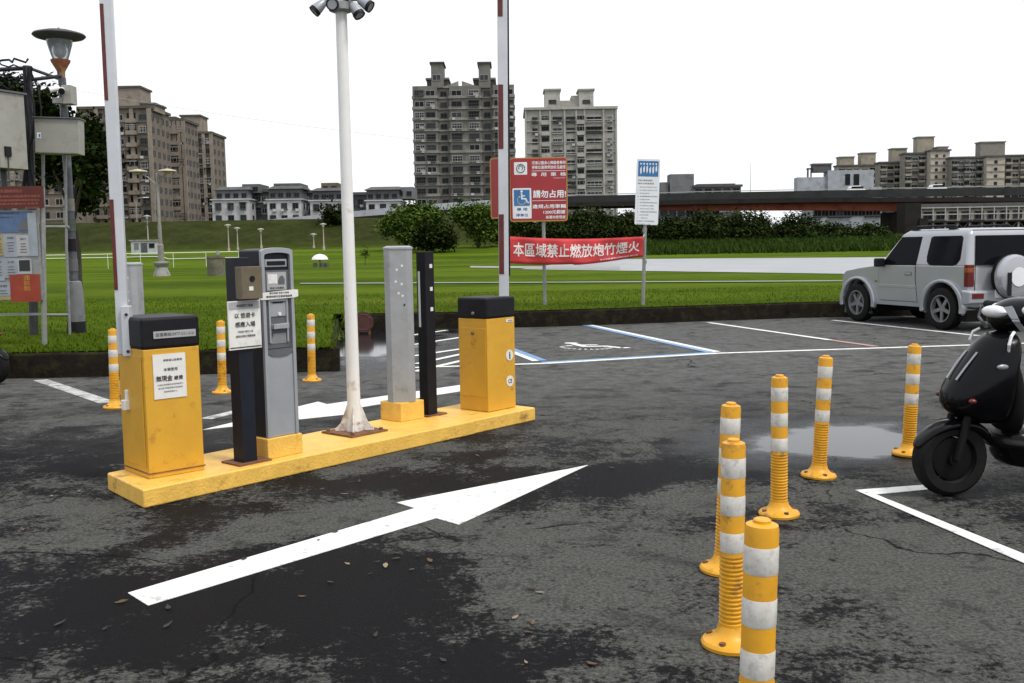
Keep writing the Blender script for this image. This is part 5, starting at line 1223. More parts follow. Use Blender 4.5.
# ------------------------------------------------------------------ far buildings
GW = mat('window_glass_dark', (.008, .009, .011), .2, var=.3, scale=.4, spec=.15)
GW2 = mat('window_glass_grey', (.03, .033, .036), .3, spec=.2, var=.4, scale=.4)
WFR = mat('window_frame_pale', (.34, .34, .33), .5, var=.15)
WFD = mat('window_frame_dark', (.05, .05, .05), .5)
ACM = mat('air_con_white', (.45, .45, .43), .6)
RAIL = mat('balcony_rail', (.16, .155, .15), .6, var=.2)
_wm = {}
def window_mesh(wd, h, fr, gl, sill, cage=0):
    k = (wd, h, fr.name, gl.name, sill, cage)
    if k in _wm: return _wm[k]
    mb = MB(); f = .09
    mb.mi = 0
    mb.box((0, -.04, h / 2 - f / 2), (wd, .14, f)); mb.box((0, -.04, -h / 2 + f / 2), (wd, .14, f))
    mb.box((-wd / 2 + f / 2, -.04, 0), (f, .14, h - 2 * f)); mb.box((wd / 2 - f / 2, -.04, 0), (f, .14, h - 2 * f)); mb.box((0, -.02, 0), (.07, .08, h - 2 * f))
    if sill: mb.box((0, -.12, -h / 2 - .09), (wd + .3, .36, .14))
    if cage:
        for i in range(5): mb.box((-wd / 2 + i * wd / 4, -.6, -.1), (.07, .07, h + .2))
        for zz in (-h / 2 - .15, 0, h / 2): mb.box((0, -.6, zz), (wd, .08, .08))
        mb.box((-wd / 2, -.3, -h / 2 - .12), (.06, .6, .06)); mb.box((0, -.32, -h / 2 - .16), (wd, .6, .06))
        if cage == 2: mb.box((0, -.4, h / 2 + .12), (wd + .3, .9, .07))
        if cage == 3: mb.box((wd * .2, -.5, -h / 4), (wd * .5, .1, h * .45))
    mb.mi = 1; mb.box((0, .0, 0), (wd - .15, .06, h - .15))
    _wm[k] = mb.mesh('window', [fr, gl]); return _wm[k]
def balcony_mesh(wd, h, pm, kind):
    k = ('b', wd, h, pm.name, kind)
    if k in _wm: return _wm[k]
    mb = MB(); mb.mi = 0
    mb.box((0, -.55, -h / 2 - .02), (wd, 1.1, .16)); mb.box((0, -1.06, -h / 2 + .5), (wd, .1, .9)); mb.box((-wd / 2 + .05, -.5, -h / 2 + .5), (.1, 1.0, .9)); mb.box((wd / 2 - .05, -.5, -h / 2 + .5), (.1, 1.0, .9))
    mb.mi = 1; mb.box((0, .02, .2), (wd - .3, .06, h - .7))
    if kind == 1:
        mb.mi = 2
        for i in range(6): mb.box((-wd / 2 + .1 + i * (wd - .2) / 5, -1.04, .55), (.06, .06, 1.1))
        mb.box((0, -1.04, 1.08), (wd, .08, .1)); mb.box((0, -1.04, .55), (wd, .06, .06))
    if kind == 2:
        mb.mi = 2; mb.box((0, -1.0, h * .5 - .35), (wd - .1, .1, .14)); mb.box((wd * .25, -1.05, .55), (.06, .06, 1.1)); mb.box((-wd * .2, -1.05, .5), (.06, .06, 1.1))
        mb.mi = 1; mb.box((0, -1.0, .58), (wd - .2, .04, 1.0))
    _wm[k] = mb.mesh('balcony', [pm, GW, WFR]); return _wm[k]
rb_ = random.Random(5)
class Bld:
    def __init__(s, name, label, cat, x0, x1, yt, Y, depth, zb=None, group=None, rz=0):
        a, b = D(x0, yt, Y), D(x1, yt, Y); s.Y = Y
        s.cx = (a.x + b.x) / 2; s.W = b.x - a.x; zt = (a.z + b.z) / 2
        s.zb = zb if zb is not None else ground_z(s.cx, Y) - .3
        s.H = zt - s.zb; s.depth = depth
        s.t = thing(name, label, cat, (s.cx, Y, s.zb), rz, group)
    def lx(s, px): return D(px, 190, s.Y).x - s.cx
    def lz(s, py, px): return D(px, py, s.Y).z - s.zb
    def wall(s, m, trim=None, fl=None, name='wall'):
        mb = MB(); mb.mi = 0; mb.box((0, s.depth / 2, s.H / 2), (s.W, s.depth, s.H))
        o = mb.build(name, m, s.t)
        if trim:
            mb = MB(); mb.box((0, s.depth / 2 - .1, s.H + .35), (s.W + .9, s.depth + 1.1, .7)); mb.build('cornice', trim, s.t)
        return o
    def box(s, name, x0, x1, yt, yb, m, dy=1.5, dep=6, over=0.0, trim=None):
        a, b = s.lx(x0), s.lx(x1); z1 = s.lz(yt, (x0 + x1) / 2); z0 = s.lz(yb, (x0 + x1) / 2)
        mb = MB(); mb.box(((a + b) / 2, dy + dep / 2, (z0 + z1) / 2), (b - a, dep, z1 - z0)); o = mb.build(name, m, s.t)
        if trim:
            mb = MB(); mb.box(((a + b) / 2, dy + dep / 2, z1 + .12), (b - a + .7, dep + .7, .5)); mb.build('cornice', trim, o)
        return o
    def floors(s, cols, fh=3.05, top=1.5, skip=0, fronty=0.0, fr=(WFR, WFD), maxn=100, pm=None, side=None, wh=1.5, jitter=True):
        n = int((s.H - top) / fh); cnt = 0
        for f in range(n):
            z = s.H - top - f * fh - .6
            if f >= n - skip: break
            for (u, wd, kind, dy) in cols:
                if cnt >= maxn: return
                x = -s.W / 2 + u * s.W
                if kind == 'w':
                    me = window_mesh(wd, wh, rb_.choice(fr), rb_.choice((GW, GW, GW2)), rb_.random() < .5, rb_.choice((0, 0, 0, 1, 2, 3)) if jitter else 0); nm = 'window'
                elif kind == 'b':
                    me = balcony_mesh(wd, 2.7, pm, rb_.choice((0, 0, 1, 2))); nm = 'balcony'
                o = link(nm, me, s.t); o.location = (x, fronty + dy - .04, z); cnt += 1
                if jitter and rb_.random() < .28:
                    a = link('air_conditioner', AC_ME, s.t); a.location = (x + rb_.choice((-1, 1)) * wd * .3, fronty + dy - .35, z - 1.05)
    def sides(s, vs, x, fh=3.05, top=1.5, wd=1.4, skip=0):
        n = int((s.H - top) / fh)
        for f in range(n - skip):
            for v in vs:
                o = link('window', window_mesh(wd, 1.4, WFD, GW, False), s.t); o.location = (x * (s.W / 2 + .04), v * s.depth, s.H - top - f * fh - .6); o.rotation_euler = (0, 0, x * PI / 2)
mb = MB(); mb.box((0, 0, 0), (.85, .5, .65)); AC_ME = mb.mesh('air_conditioner', ACM)

def wallm(name, c, d=None, amt=.35): return mat(name, c, .85, spec=.12, var=.14, scale=.35, dirt=d or tuple(q * .55 for q in c), dirt_amt=amt, dscale=.5)
TW = wallm('tower_tile_dark', (.165, .158, .142)); TW2 = wallm('tower_tile_band', (.235, .225, .205)); TWD = wallm('tower_recess', (.075, .072, .066))
AP = wallm('apartment_tile', (.31, .30, .27)); AP2 = wallm('apartment_band', (.38, .37, .335))
LB = wallm('brown_tile', (.17, .145, .118)); LB2 = wallm('brown_tile_light', (.245, .21, .172)); LBD = wallm('brown_cornice', (.10, .09, .08))
FR1 = wallm('far_tan', (.30, .27, .215)); FR2 = wallm('far_grey', (.21, .20, .175)); FR3 = wallm('far_pale', (.42, .38, .325)); FRD = wallm('far_dark', (.10, .10, .10))
SCH = wallm('pale_blue_grey', (.34, .365, .40)); HSW = wallm('house_white', (.46, .47, .48), (.25, .25, .25), .3); HSD = wallm('house_dark_attic', (.11, .114, .12)); GRY = wallm('mid_grey', (.17, .175, .185))

# dark tower with twin stair heads
b = Bld('apartment_tower', 'tall dark grey apartment tower with twin stair heads and a notched gable', 'apartment tower', 413, 514, 88, 290, 22, 3)
b.wall(TW, None)
W_ = b.W
mb = MB(); H_ = b.H
n = int(H_ / 3.05)
for (u0, u1, dy) in ((0, .24, 2.2), (.36, .67, 1.4), (.79, 1, 2.2)):
    x0, x1 = -W_ / 2 + u0 * W_, -W_ / 2 + u1 * W_
    mb.box(((x0 + x1) / 2, -dy / 2 + .05, H_ / 2 + .2), (x1 - x0, dy, H_ + .4))
mb.build('bay', TW, b.t)
mb = MB()
for f in range(n):
    z = H_ - f * 3.05 - 2.7
    for (u0, u1, dy) in ((0, .24, 2.4), (.36, .67, 1.6), (.79, 1, 2.4)):
        x0, x1 = -W_ / 2 + u0 * W_, -W_ / 2 + u1 * W_
        mb.box(((x0 + x1) / 2, -dy / 2 - .1, z), (x1 - x0 + .4, dy, .75))
    mb.box((0, -.1, z), (W_, .3, .5))
mb.build('floor_band', TW2, b.t)
b.floors([(.065, 2.6, 'w', -2.2), (.175, 2.6, 'w', -2.2), (.43, 2.9, 'w', -1.4), (.60, 2.9, 'w', -1.4), (.845, 2.4, 'w', -2.2), (.95, 2.2, 'w', -2.2)], top=1.0, maxn=98, wh=1.55)
b.floors([(.30, 1.8, 'w', 0), (.73, 1.8, 'w', 0)], top=1.0, maxn=40, fr=(WFD,), jitter=False)
b.sides((.2, .45, .7), 1, skip=3)
for (x0, x1) in ((433, 446), (480, 492.5)):
    o = b.box('stair_head', x0 - 4, x1 + 4, 78, 90, TWD, 2, 10, trim=TW2); o = b.box('stair_head', x0 + 1, x1, 63.5, 88, TW, -.5, 8, trim=TWD)
    for y0, y1 in ((80, 73), (69, 64)):
        pass
    q = link('window', window_mesh(2.4, 1.6, WFR, GW2, False), b.t); q.location = ((b.lx(x0) + b.lx(x1)) / 2, -.56, b.lz(78, x0))
a_, c_ = b.lx(446), b.lx(479); zt = b.lz(88, 462)
for sgn in (-1, 1):
    mb = MB(); m_ = (a_ + c_) / 2; mb.prism([(m_ + sgn * .5, 0), (m_ + sgn * abs(c_ - m_), 0), (m_ + sgn * abs(c_ - m_), .4), (m_ + sgn * .5, 1.9)][::sgn], (0, .4, zt), (1, 0, 0), (0, 0, 1), -.8 if False else .8); mb.build('gable', TW2, b.t)

# pale apartment block
b = Bld('apartment_block', 'pale grey apartment block with two square roof towers, right of the dark tower', 'apartment block', 525.5, 616, 109.5, 290, 18, 3)
b.wall(AP, AP2)
mb = MB()
for f in range(int(b.H / 3.05)):
    mb.box((0, -.06, b.H - f * 3.05 - 3.0), (b.W, .3, .28))
for u in (.0, .16, .27, .43, .56, .65, .86, 1.0): mb.box((-b.W / 2 + u * b.W, -.15, b.H / 2), (.5, .5, b.H))
mb.build('facade_rib', AP2, b.t)
b.floors([(.10, 1.5, 'w', 0), (.215, 2.3, 'b', 0), (.35, 2.7, 'w', 0), (.495, 2.5, 'w', 0), (.605, 2.2, 'b', 0), (.755, 4.4, 'w', 0), (.93, 1.4, 'w', 0)], top=2.2, maxn=98, pm=AP2)
b.sides((.3, .7), 1, skip=3)
for x0, x1, yt, yb in ((546.5, 561.5, 89, 108), (580.5, 595, 89, 108), (561, 573, 99, 108), (573, 581, 94, 108)): 
    o = b.box('roof_tower', x0, x1, yt, yb + 1, AP2 if yt < 90 else AP, 2 if yt < 90 else 3, 7, trim=AP if yt < 90 else None)
    if yt < 90:
        q = link('window', window_mesh(2.2, 1.2, WFD, GW2, False), b.t); q.location = ((b.lx(x0) + b.lx(x1)) / 2, 1.96, b.lz(101, x0))

# brown blocks on the left
LG = 'brown housing blocks behind the levee on the left'
def brown(label, x0, x1, yt, Y, dep, heads, cols, sides=None, top=1.6, skip=0):
    b = Bld('housing_block', label, 'housing block', x0, x1, yt, Y, dep, 3, LG)
    b.wall(LB, LBD)
    mb = MB()
    for u in np.linspace(0, 1, 5): mb.box((-b.W / 2 + u * b.W, -.25, b.H / 2), (1.0, .7, b.H))
    mb.build('pilaster', LB2, b.t)
    mb = MB()
    for f in range(int(b.H / 3.05)): mb.box((0, -.08, b.H - f * 3.05 - 3.2), (b.W + .1, .35, .35))
    mb.build('floor_band', LB2, b.t)
    b.floors(cols, top=top, maxn=96, pm=LB2, skip=skip)
    if sides: b.sides(sides, 1, skip=skip + 2)
    for (a, c, y0, y1) in heads: b.box('roof_tower', a, c, y0, y1, LB2, 2, 8, trim=LBD)
    return b
b = brown('brown housing block nearest the lamp post, tallest, with a square roof tower', 79, 149, 109, 262, 15, [(116, 142, 86, 109), (143, 156, 103, 110)], [(.10, 1.8, 'w', 0), (.26, 2.6, 'b', 0), (.42, 1.6, 'w', 0), (.58, 1.6, 'w', 0), (.74, 2.6, 'b', 0), (.90, 1.8, 'w', 0)], (.15, .4, .65, .88))
b = brown('brown housing block in the middle with a slim roof tower at its far corner', 165, 183, 121, 286, 13, [(168, 176, 117, 122)], [(.2, 1.8, 'w', 0), (.5, 2.2, 'b', 0), (.8, 1.8, 'w', 0)], (.12, .37, .62, .87))
b = brown('brown housing block farthest right of its row, above the white houses', 181, 211, 134, 315, 15, [(182, 201, 115, 134)], [(.14, 1.8, 'w', 0), (.38, 2.6, 'b', 0), (.64, 1.8, 'w', 0), (.86, 1.8, 'w', 0)], (.2, .5, .8))
b = brown('brown housing block glimpsed behind the notice board and electrical boxes', -40, 62, 140, 235, 15, [], [(u, 1.8, 'w', 0) for u in (.1, .24, .38, .52, .66, .8, .94)])
# white low houses behind the levee
HG = 'low white houses behind the levee'
def house(label, x0, x1, yw, attics, Y=255, cols=3, side=True):
    b = Bld('house', label, 'house', x0, x1, yw, Y, 14, 4, HG)
    b.wall(HSW)
    mb = MB(); mb.box((0, 7, b.H + .15), (b.W + .8, 14.8, .3)); mb.build('eave', HSW, b.t)
    b.floors([((i + .5) / cols, 1.5, 'w', 0) for i in range(cols)], top=.9, fr=(WFD,), maxn=18, jitter=True, wh=1.5)
    b.sides((.25, .5, .75), 1, top=.9)
    for (a, c, y0, y1, m, dy) in attics:
        o = b.box('attic', a, c, y0, y1, m, dy, 10)
        zz = b.lz((y0 + y1) / 2, a)
        for k in range(max(2, int((c - a) / 7))):
            x = b.lx(a + (c - a) * (k + .5) / max(2, int((c - a) / 7)))
            q = link('window', window_mesh(1.3, 1.2, WFD, GW, False), b.t); q.location = (x, dy - .05, zz - .2)
    mb = MB(); a, c, y0, y1, m, dy = attics[0]; x0_, x1_ = b.lx(a) - .6, b.lx(c) + .6; z_ = b.lz(y0, a)
    mb.loft([[(x0_, dy - .6, z_), (x1_, dy - .6, z_), (x1_, dy + 10.5, z_), (x0_, dy + 10.5, z_)], [(x0_ + 1.5, dy + 2, z_ + .9), (x1_ - .5, dy + 2, z_ + .9), (x1_ - .5, dy + 9, z_ + .9), (x0_ + 1.5, dy + 9, z_ + .9)]]); mb.build('roof', FRD, b.t)
    return b
house('white house at the left end of its row with a sloping grey attic roof', 212, 249, 200, [(214, 247, 190, 200, GRY, 1.0), (238, 256, 183, 192, HSD, 4)])
house('white house with a railed roof terrace, second in its row from the left', 267, 301, 200, [(268, 300, 189, 200, HSD, .6), (271, 298, 182.5, 190, HSD, 3)])
house('white house partly behind the white camera pole with a brown roof shed', 310, 347, 201, [(312, 342, 191, 201, HSD, .6), (319, 336, 182, 192, wallm('shed_brown', (.16, .12, .09)), 3)])
house('white house at the right end of its row, right of the white camera pole', 366, 400, 201, [(366, 398, 190, 201, HSD, .6), (394, 412, 186, 198, GRY, 4)])
b = Bld('dark_apartment_house', 'dark grey house in the gap between two white houses', 'house', 254, 268, 192, 262, 12, 4, None); b.wall(HSD, FRD); b.floors([(.3, 1.3, 'w', 0), (.7, 1.3, 'w', 0)], top=1.2, maxn=8)
b = Bld('dark_apartment_house', 'dark grey house just left of the partly hidden white house', 'house', 300, 312, 193, 264, 12, 4, None); b.wall(HSD, FRD); b.floors([(.5, 1.5, 'w', 0)], top=1.2, maxn=5)
b = Bld('dark_apartment_house', 'dark grey house just right of the white camera pole', 'house', 346, 366, 195, 262, 12, 4, None); b.wall(HSD, FRD); b.floors([(.3, 1.4, 'w', 0), (.7, 1.4, 'w', 0)], top=1.2, maxn=8)

# far right buildings
b = Bld('flat_roofed_hall', 'plain grey windowless block just right of the white sign', 'building', 670, 694, 174, 330, 6, 3); b.wall(GRY); b.box('annex', 661, 669, 182, 195, GRY, 1, 8); b.sides((.5,), 1)
b.floors([(.3, 2, 'w', 0), (.7, 2, 'w', 0)], top=8, maxn=2)
b = Bld('long_low_building', 'long low grey building between the plain grey block and the thin mast', 'building', 694, 741, 187, 330, 12, 3); b.wall(GRY, FRD); b.box('roof_slab', 698, 736, 183.5, 185, FRD, 1, 9); b.floors([(u, 2.2, 'w', 0) for u in (.1, .3, .5, .7, .9)], top=.6, maxn=10, fr=(WFD,))
b = Bld('school_block', 'pale blue grey block with dark roof frame and two tall windows', 'building', 828, 874, 170, 420, 6, 2); b.wall(SCH, None)
b.box('side_wing', 798, 828.5, 177, 210, SCH, 1, 5); b.box('roof_room', 814, 832, 164, 172, FRD, 1, 4, trim=GRY); b.box('annex', 870, 881, 187, 210, SCH, -1, 8)
for x0, x1 in ((845, 850), (853.5, 859)): b.box('tall_window', x0, x1, 174, 185, GW, -.15, .2)
for (x0, x1) in ((808.5, 810), (812, 813)): b.box('roof_frame', x0, x1, 168, 190, FRD, 2, .6)
b.box('roof_frame', 808, 832, 167.5, 169, FRD, 2, .6); b.box('roof_frame', 800, 826, 184, 186, FRD, 2.5, .6)
b.floors([(.46, 2, 'w', 0), (.6, 2, 'w', 0)], top=16, maxn=2)
FG = 'tan housing blocks on the right skyline'
def far(label, x0, x1, yt, Y, m, heads, cols, mm=FR1, dep=6):
    b = Bld('housing_block', label, 'housing block', x0, x1, yt, Y, dep, 2, FG); b.wall(m, FRD)
    b.floors(cols, top=1.6, maxn=99, pm=mm, fh=3.1, jitter=False)
    mb = MB()
    for f in range(int(b.H / 3.1)): mb.box((0, -.1, b.H - f * 3.1 - 3.1), (b.W + .2, .4, .4))
    mb.build('floor_band', mm, b.t)
    for (a, c, y0, y1) in heads: b.box('roof_tower', a, c, y0, y1, mm, 1, 5, trim=FR2)
    return b
cb = lambda n, wd=2.8: [((i + .5) / n, wd, 'b' if i % 2 == 0 else 'w', 0) for i in range(n)]
far('tan housing block behind the pale school block, with two low square roof towers', 838, 884, 166, 500, FR1, [(840, 854.5, 157, 167), (861.5, 876, 153, 167)], cb(6))
far('dark balconied housing block with one roof tower, left of the tallest one', 880, 908, 163, 470, FR2, [(892.5, 907, 148.5, 164)], cb(4))
far('tallest balconied housing block on the right skyline with a tan roof tower', 905, 932, 154, 460, FR2, [(917.5, 934, 137, 155)], cb(4))
far('pale blank faced end of the tallest housing block, right of its roof tower', 931, 950, 151, 455, FR3, [(938, 948, 147, 152)], [(.3, 1.2, 'w', 0), (.7, 1.2, 'w', 0)])
far('long grey housing block right of a gap in the skyline', 952, 988, 158, 450, FR2, [(980.5, 1005, 142, 157)], cb(6), FR2)
far('pale tan end wall of the long grey housing block', 987, 1005, 157, 446, FR3, [], [(.5, 1.4, 'w', 0)])
far('grey housing block cut off by the right edge of the picture', 1005, 1048, 156, 452, FR2, [], cb(6), FR1)

# ------------------------------------------------------------------ elevated road
def edge_pts(tbl, Y): return [D(x, y, Y) for x, y in tbl]
t = thing('elevated_road', 'long elevated road with grey parapet and red brown girder crossing behind the shrubs', 'elevated road', (0, 152, 0), 0)
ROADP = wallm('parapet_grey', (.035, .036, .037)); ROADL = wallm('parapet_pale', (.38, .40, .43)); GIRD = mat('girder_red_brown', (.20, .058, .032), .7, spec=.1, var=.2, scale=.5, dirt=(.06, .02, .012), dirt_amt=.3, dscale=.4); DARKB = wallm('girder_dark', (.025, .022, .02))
tp = [(255, 221), (300, 216.5), (412, 205.5), (530, 197), (640, 194.5), (700, 192.8), (820, 190.5), (1024, 187), (1200, 184)]
def lay(name, top, hts, y0, y1, m, parent=t):
    rs = []
    for (x, y), h in zip(top, hts):
        p = D(x, y, 152); s = 152 / 1000; a, b_ = p.z, p.z - h * s
        rs.append([(p.x, y0, b_), (p.x, y1, b_), (p.x, y1, a), (p.x, y0, a)])
    mb = MB(); mb.loft(rs); return mb.build(name, m, parent)
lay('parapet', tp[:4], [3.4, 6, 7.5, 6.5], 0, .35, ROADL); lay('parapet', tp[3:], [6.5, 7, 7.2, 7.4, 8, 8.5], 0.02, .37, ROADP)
lay('guard_rail', [(x, y - 1.6) for x, y in tp[3:]], [.7] * 6, .1, .2, WFR)
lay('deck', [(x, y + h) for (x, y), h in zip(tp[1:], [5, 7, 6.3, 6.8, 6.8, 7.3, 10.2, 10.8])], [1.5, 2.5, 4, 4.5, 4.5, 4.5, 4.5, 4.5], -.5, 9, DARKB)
gd = [(640, 203.5), (700, 202.5), (820, 200.5), (905, 199.8)]
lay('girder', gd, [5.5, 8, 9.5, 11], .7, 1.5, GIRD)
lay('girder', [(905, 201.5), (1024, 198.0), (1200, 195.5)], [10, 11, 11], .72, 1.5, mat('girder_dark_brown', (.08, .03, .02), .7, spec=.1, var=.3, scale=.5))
for x in (560, 640, 735, 905, 1010):
    p = D(x, 205, 152); mb = MB(); mb.box((p.x, 4, (p.z + ground_z(p.x, 152)) / 2 - 1), (3.0 if x != 905 else 2.6, 5, p.z - ground_z(p.x, 152))); mb.build('pier', CONC if x != 905 else DARKB, t)
# pale sheds glimpsed below the girder
SG2 = 'pale low sheds glimpsed below the elevated road'
for (x0, x1, y0, lab) in ((640, 722, 207, 'pale low shed below the left part of the red brown girder'), (812, 882, 206.5, 'pale blue low shed with small windows below the girder'), (918, 1040, 208, 'pale low shed behind the upper bridge lattice')):
    b = Bld('shed', lab, 'shed', x0, x1, y0, 172 if x0 < 900 else 147, 6, 2, SG2); b.wall(SCH if x0 < 900 else FR3, FRD)
    b.floors([(u, 1.3, 'w', 0) for u in np.linspace(.08, .92, 9)], top=.4, maxn=9, fr=(WFD,), jitter=False, wh=1.2)
# lattice walkway on the right
t = thing('lattice_walkway', 'dark lattice walkway with pale posts and crossed braces right of the bridge pier', 'walkway', (0, 140, 0), 0)
mb = MB(); mb2 = MB(); deck_shade = MB()
pA, pB = D(921, 208, 140), D(1080, 205, 140)
zt, zm, zb = pA.z, D(921, 221.5, 140).z, D(921, 237, 140).z
N = 13
for i in range(N + 1):
    x = pA.x + (pB.x - pA.x) * i / N
    mb.box((x, 0, (zm + zb) / 2), (.22, .22, zm - zb)); mb.box((x, 0, (zt + zm) / 2 + .1), (.12, .12, zt - zm))
    if i < N:
        x2 = pA.x + (pB.x - pA.x) * (i + 1) / N
        mb2.cyl((x, 0, zb), (x2, 0, zm), .06, n=5); mb2.cyl((x, .15, zm), (x2, .15, zb), .06, n=5)
for z in (zt, (zt + zm) / 2): mb.box(((pA.x + pB.x) / 2, 0.0, z), (pB.x - pA.x, .14, .14))
deck_shade.box(((pA.x + pB.x) / 2, .8, (zm + zb) / 2 - .3), (pB.x - pA.x, .3, zm - zb + .4)); deck_shade.box(((pA.x + pB.x) / 2, .3, zm - .1), (pB.x - pA.x, 1.6, .22))  # tall back sheet paints the bridge shadow dark; flat slab is the deck
mb.build('post', WFR, t); mb2.build('brace', RAIL, t); deck_shade.build('deck', DARKB, t)
t = thing('bridge_abutment', 'dark stained concrete abutment at the left end of the lattice walkway', 'abutment', D(907, 240, 141), 0)
mb = MB(); mb.box((0.2, 0, 2.3), (2.2, 3, 5.6)); mb.box((1.6, -.6, 1.2), (1.2, 2.4, 3.5)); mb.build('wall', wallm('abutment_dark', (.022, .021, .019)), t)

# vehicles on the road
def far_car(label, x, y, L_, H_, bus=False):
    p = D(x, y, 154); t = thing('bus' if bus else 'car', label, 'bus' if bus else 'car', (p.x, 154, p.z), 0, None)
    mb = MB()
    if bus: mb.box((0, 0, H_ * .55), (L_, 2.3, H_ * .85))
    else: mb.loft([[(-L_ / 2, -.85, .3), (L_ / 2, -.85, .3), (L_ / 2, .85, .3), (-L_ / 2, .85, .3)], [(-L_ / 2, -.85, .8), (L_ / 2, -.85, .75), (L_ / 2, .85, .75), (-L_ / 2, .85, .8)], [(-L_ * .44, -.8, .9), (L_ * .25, -.8, .9), (L_ * .25, .8, .9), (-L_ * .44, .8, .9)], [(-L_ * .34, -.65, H_), (L_ * .06, -.65, H_), (L_ * .06, .65, H_), (-L_ * .34, .65, H_)]])
    mb.build('body', WHT, t, bevel=.05)
    mb = MB(); mb.box((-L_ * (.0 if bus else .1), -1.16 if bus else -.78, H_ * (.68 if bus else .82)), (L_ * (.9 if bus else .5), .03, H_ * .25)); mb.build('window', GLASSD, t)
    for sx_ in (-.3, .3):
        mb = MB(); mb.cyl((L_ * sx_, -.9, .3), (L_ * sx_, -.7, .3), .32, n=14); mb.build('wheel', TYRE, t)
far_car('white car on the elevated road above the pale school block', 858, 196.0, 3.6, 1.5)
far_car('white car on the elevated road below the tallest housing block', 939, 194.6, 3.6, 1.5)
far_car('white car half hidden by the pale ramp parapet below the dark tower', 447, 214.5, 3.0, 1.6)

# ------------------------------------------------------------------ park furniture in the distance
LMG = 'thin park lamps along the foot of the levee'
def park_lamp(label, x, yt, yb, Y):
    b_ = D(x, yb, Y); gz = b_.z; h = (yb - yt) * Y / 1000
    t = thing('park_lamp', label, 'park lamp', (b_.x, Y, gz), 0, LMG)
    mb = MB(); mb.lathe([(.16, -1.5), (.15, .4), (.08, .5), (.06, h - .4)], n=8); mb.build('post', mat('park_lamp_post', (.30, .26, .22), .6), t)
    mb = MB(); mb.lathe([(.08, h - .4), (.2, h - .15), (.22, h - .1)], n=10); mb.build('glass', LAMPW, t)
    mb = MB(); mb.lathe([(.42, h - .1), (.38, h - .02), (.05, h + .08)], n=12); mb.build('hood', mat('park_hood', (.3, .27, .24), .5), t)
park_lamp('thin park lamp left of the ticket kiosk, the taller of a close pair', 229, 225, 252, 122)
park_lamp('thin park lamp left of the ticket kiosk, the shorter of a close pair', 238, 228, 251, 126)
park_lamp('dark thin park lamp rising just behind the top of the ticket kiosk', 261.5, 229, 249, 124)
park_lamp('small thin park lamp between the kiosk and the white umbrella', 314, 234, 249, 128)
park_lamp('thin park lamp just above the white umbrella table', 324, 224, 250, 122)
park_lamp('thin pale park lamp above the white utility hut', 148.5, 216, 246, 122)
park_lamp('thin park lamp half hidden behind the red banner', 536, 222, 246, 124)
def levee_lamp(label, x, yt, yb, Y=150):
    b_ = D(x, yb, Y); h = (yb - yt) * Y / 1000
    t = thing('road_lamp', label, 'road lamp', (b_.x, Y, b_.z), 0, 'curved road lamps on the levee')
    mb = MB(); mb.tube([(0, 0, -1), (0, 0, h * .85), (.3, 0, h * .97), (1.2, 0, h)], .07, 6); mb.build('post', GALV, t)
    mb = MB(); mb.box((1.5, 0, h), (.8, .25, .12)); mb.build('lamp_head', WHT, t)
levee_lamp('curved road lamp in front of the brown housing blocks', 137, 198, 222); 
# double-armed lamp on a stone base
p = D(162, 276.5, 52); p.z = .3
t = thing('twin_lamp', 'tall twin armed park lamp on a flared stone base, behind the left boom arm', 'park lamp', p, 0)
k = .052
mb = MB(); mb.lathe([(.46, -.1), (.42, .1), (.27, .45), (.30, .5), (.42, .66), (.42, .72), (.2, .75)], n=14); mb.build('stone_base', CONC, t)
mb = MB(); mb.lathe([(.16, .75), (.16, 1.6), (.11, 1.65), (.1, 2.6), (.08, 2.7), (.07, 5.2), (.02, 5.3)], n=10)
mb.tube([(0, 0, 4.6), (-.5, 0, 5.1), (-.95, 0, 5.3)], .04, 6); mb.tube([(0, 0, 4.6), (.3, 0, 5.1), (.55, 0, 5.3)], .04, 6); mb.tube([(-.05, 0, 4.9), (-.15, -.1, 3.4), (-.7, -.2, 2.4)], .03, 6); mb.build('post', mat('lamp_grey', (.2, .19, .175), .6, var=.2), t)
for x in (-.95, .55):
    mb = MB(); mb.lathe([(.08, 5.22), (.2, 5.32), (.46, 5.36), (.42, 5.42), (.05, 5.5)], (x, 0, 0), n=16); mb.build('lamp_hood', mat('lamp_hood_tan', (.42, .36, .28), .5), t)
p = D(216.5, 278, 50); p.z = .3
t = thing('stone_planter', 'weathered round stone planter on the lawn left of the card reader post', 'planter', p, 0)
mb = MB(); mb.lathe([(.44, -.1), (.42, .85), (.45, .88), (.45, .98), (.36, .98), (.34, .85), (.001, .84)], n=18); mb.build('drum', mat('mossy_stone', (.11, .105, .075), .85, var=.4, scale=3, bump=.4, bscale=10), t)
mb = MB(); mb.ellipsoid((.12, 0, 1.1), (.1, .08, .16)); mb.build('stone_finial', CONC, t)
p = D(146, 253, 112)
t = thing('utility_hut', 'small white and grey utility hut at the foot of the levee', 'utility hut', p, 0)
mb = MB(); mb.box((0, 0, .6), (2.7, 1.5, 1.5)); mb.build('wall', HSW, t)
mb = MB(); mb.box((0, 0, 1.4), (3.0, 1.8, .14)); mb.build('roof', CONC, t)
mb = MB(); mb.box((.1, -.77, .55), (.7, .05, 1.1)); mb.build('door', FRD, t)
mb = MB(); mb.box((.95, -.77, .8), (.6, .05, .5)); mb.build('window', GW, t)
mb = MB(); mb.box((-.75, -.77, .75), (.5, .05, .7)); mb.build('louvre', GRY, t)
p = D(320, 262, 72); p.z = .3
t = thing('umbrella_table', 'white dome shaped park umbrella with dark seats below on the lawn', 'park umbrella', p, 0)
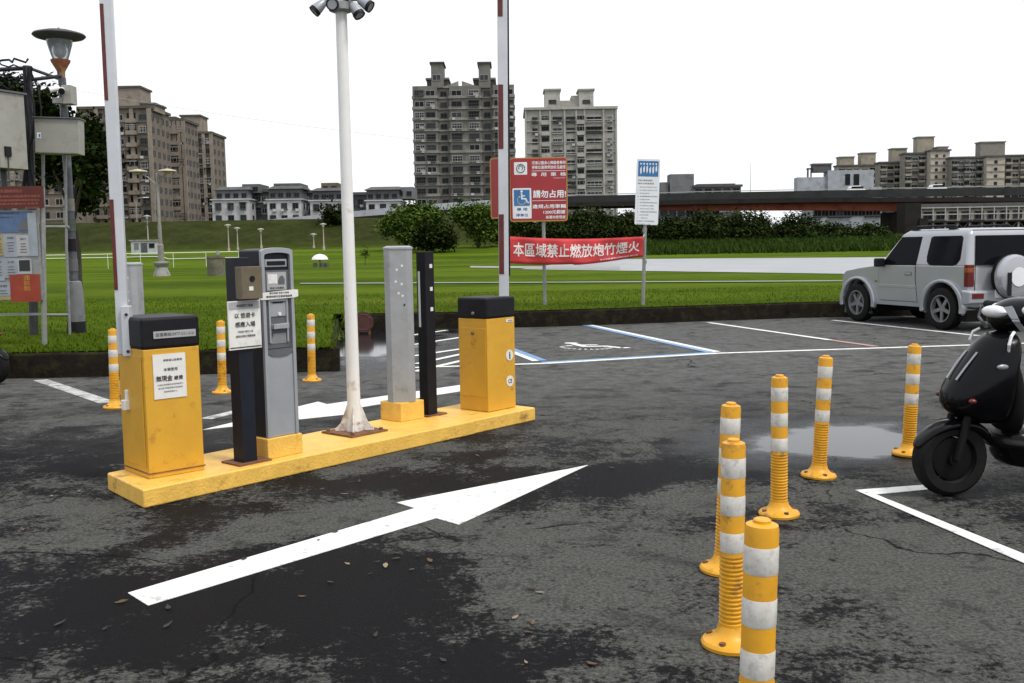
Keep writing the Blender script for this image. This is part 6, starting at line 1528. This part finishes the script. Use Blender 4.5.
mb = MB(); mb.lathe([(.6, .55), (.5, .75), (.3, .88), (.02, .95)], n=20); mb.build('canopy', WHT, t)
mb = MB(); mb.lathe([(.08, -.1), (.07, .8)], n=8); mb.build('post', CONC, t)
for x in (-.3, .25, .55):
    mb = MB(); mb.lathe([(.14, -.1), (.16, .3), (.02, .32)], (x, -.3, 0), n=10); mb.build('seat', FRD, t)
t = thing('white_railing', 'long low white tube railing across the far side of the lawn', 'railing', (0, 84, 0), 0)
mb = MB()
xa, xb_ = D(-40, 255, 84).x, D(255, 255, 84).x; z0 = D(100, 254.5, 84).z
mb.tube([(xa, 0, z0), (xb_, 0, z0 + .05)], .035, 6); mb.build('rail', WHT, t)
mb = MB(); xc = D(180, 255, 84).x; mb.tube([(xa, -3, z0 - .25), (xc - .5, -3, z0 - .25), (xc, -3, z0 - .45), (xb_, -3, z0 - .42)], .03, 6); mb.build('rail', WHT, t)
for i in range(9):
    mb = MB(); x = xa + (xb_ - xa) * (i + .5) / 9; mb.tube([(x, 0, .2), (x, 0, z0)], .02, 5); mb.build('post', WHT, t)
p = D(365, 259, 80); p.z = .3
t = thing('sapling', 'tiny staked sapling on the lawn right of the white camera pole', 'sapling', p, 0)
mb = MB(); mb.tube([(0, 0, -.1), (.02, 0, 1.1)], .025, 5); mb.build('stem', BARK, t); leaf_cloud('foliage', [(0, 0, 1.0, .3, .3, .35)], 160, .09, LF_MID, t)
t = thing('radio_mast', 'very thin grey mast on the skyline between the grey roofs and the school block', 'mast', D(750.5, 195, 300), 0)
mb = MB(); mb.tube([(0, 0, -4), (0, 0, 9.5)], [.12, .04], 5); mb.build('mast_pole', GALV, t)
t = thing('overhead_cable', 'thin sagging overhead cable crossing the sky above the brown housing blocks', 'cable', D(62, 84, 60), 0)
o_ = t.location.copy()
pts = [D(20, 79, 58) - o_] + [D(x, y, 60) - o_ for x, y in ((62, 87.5), (110, 96.5), (170, 106.5), (237, 117), (320, 128), (420, 140))]
mb = MB(); mb.tube(pts, .008, 5); mb.build('wire', mat('cable_grey', (.4, .4, .42), .6), t)
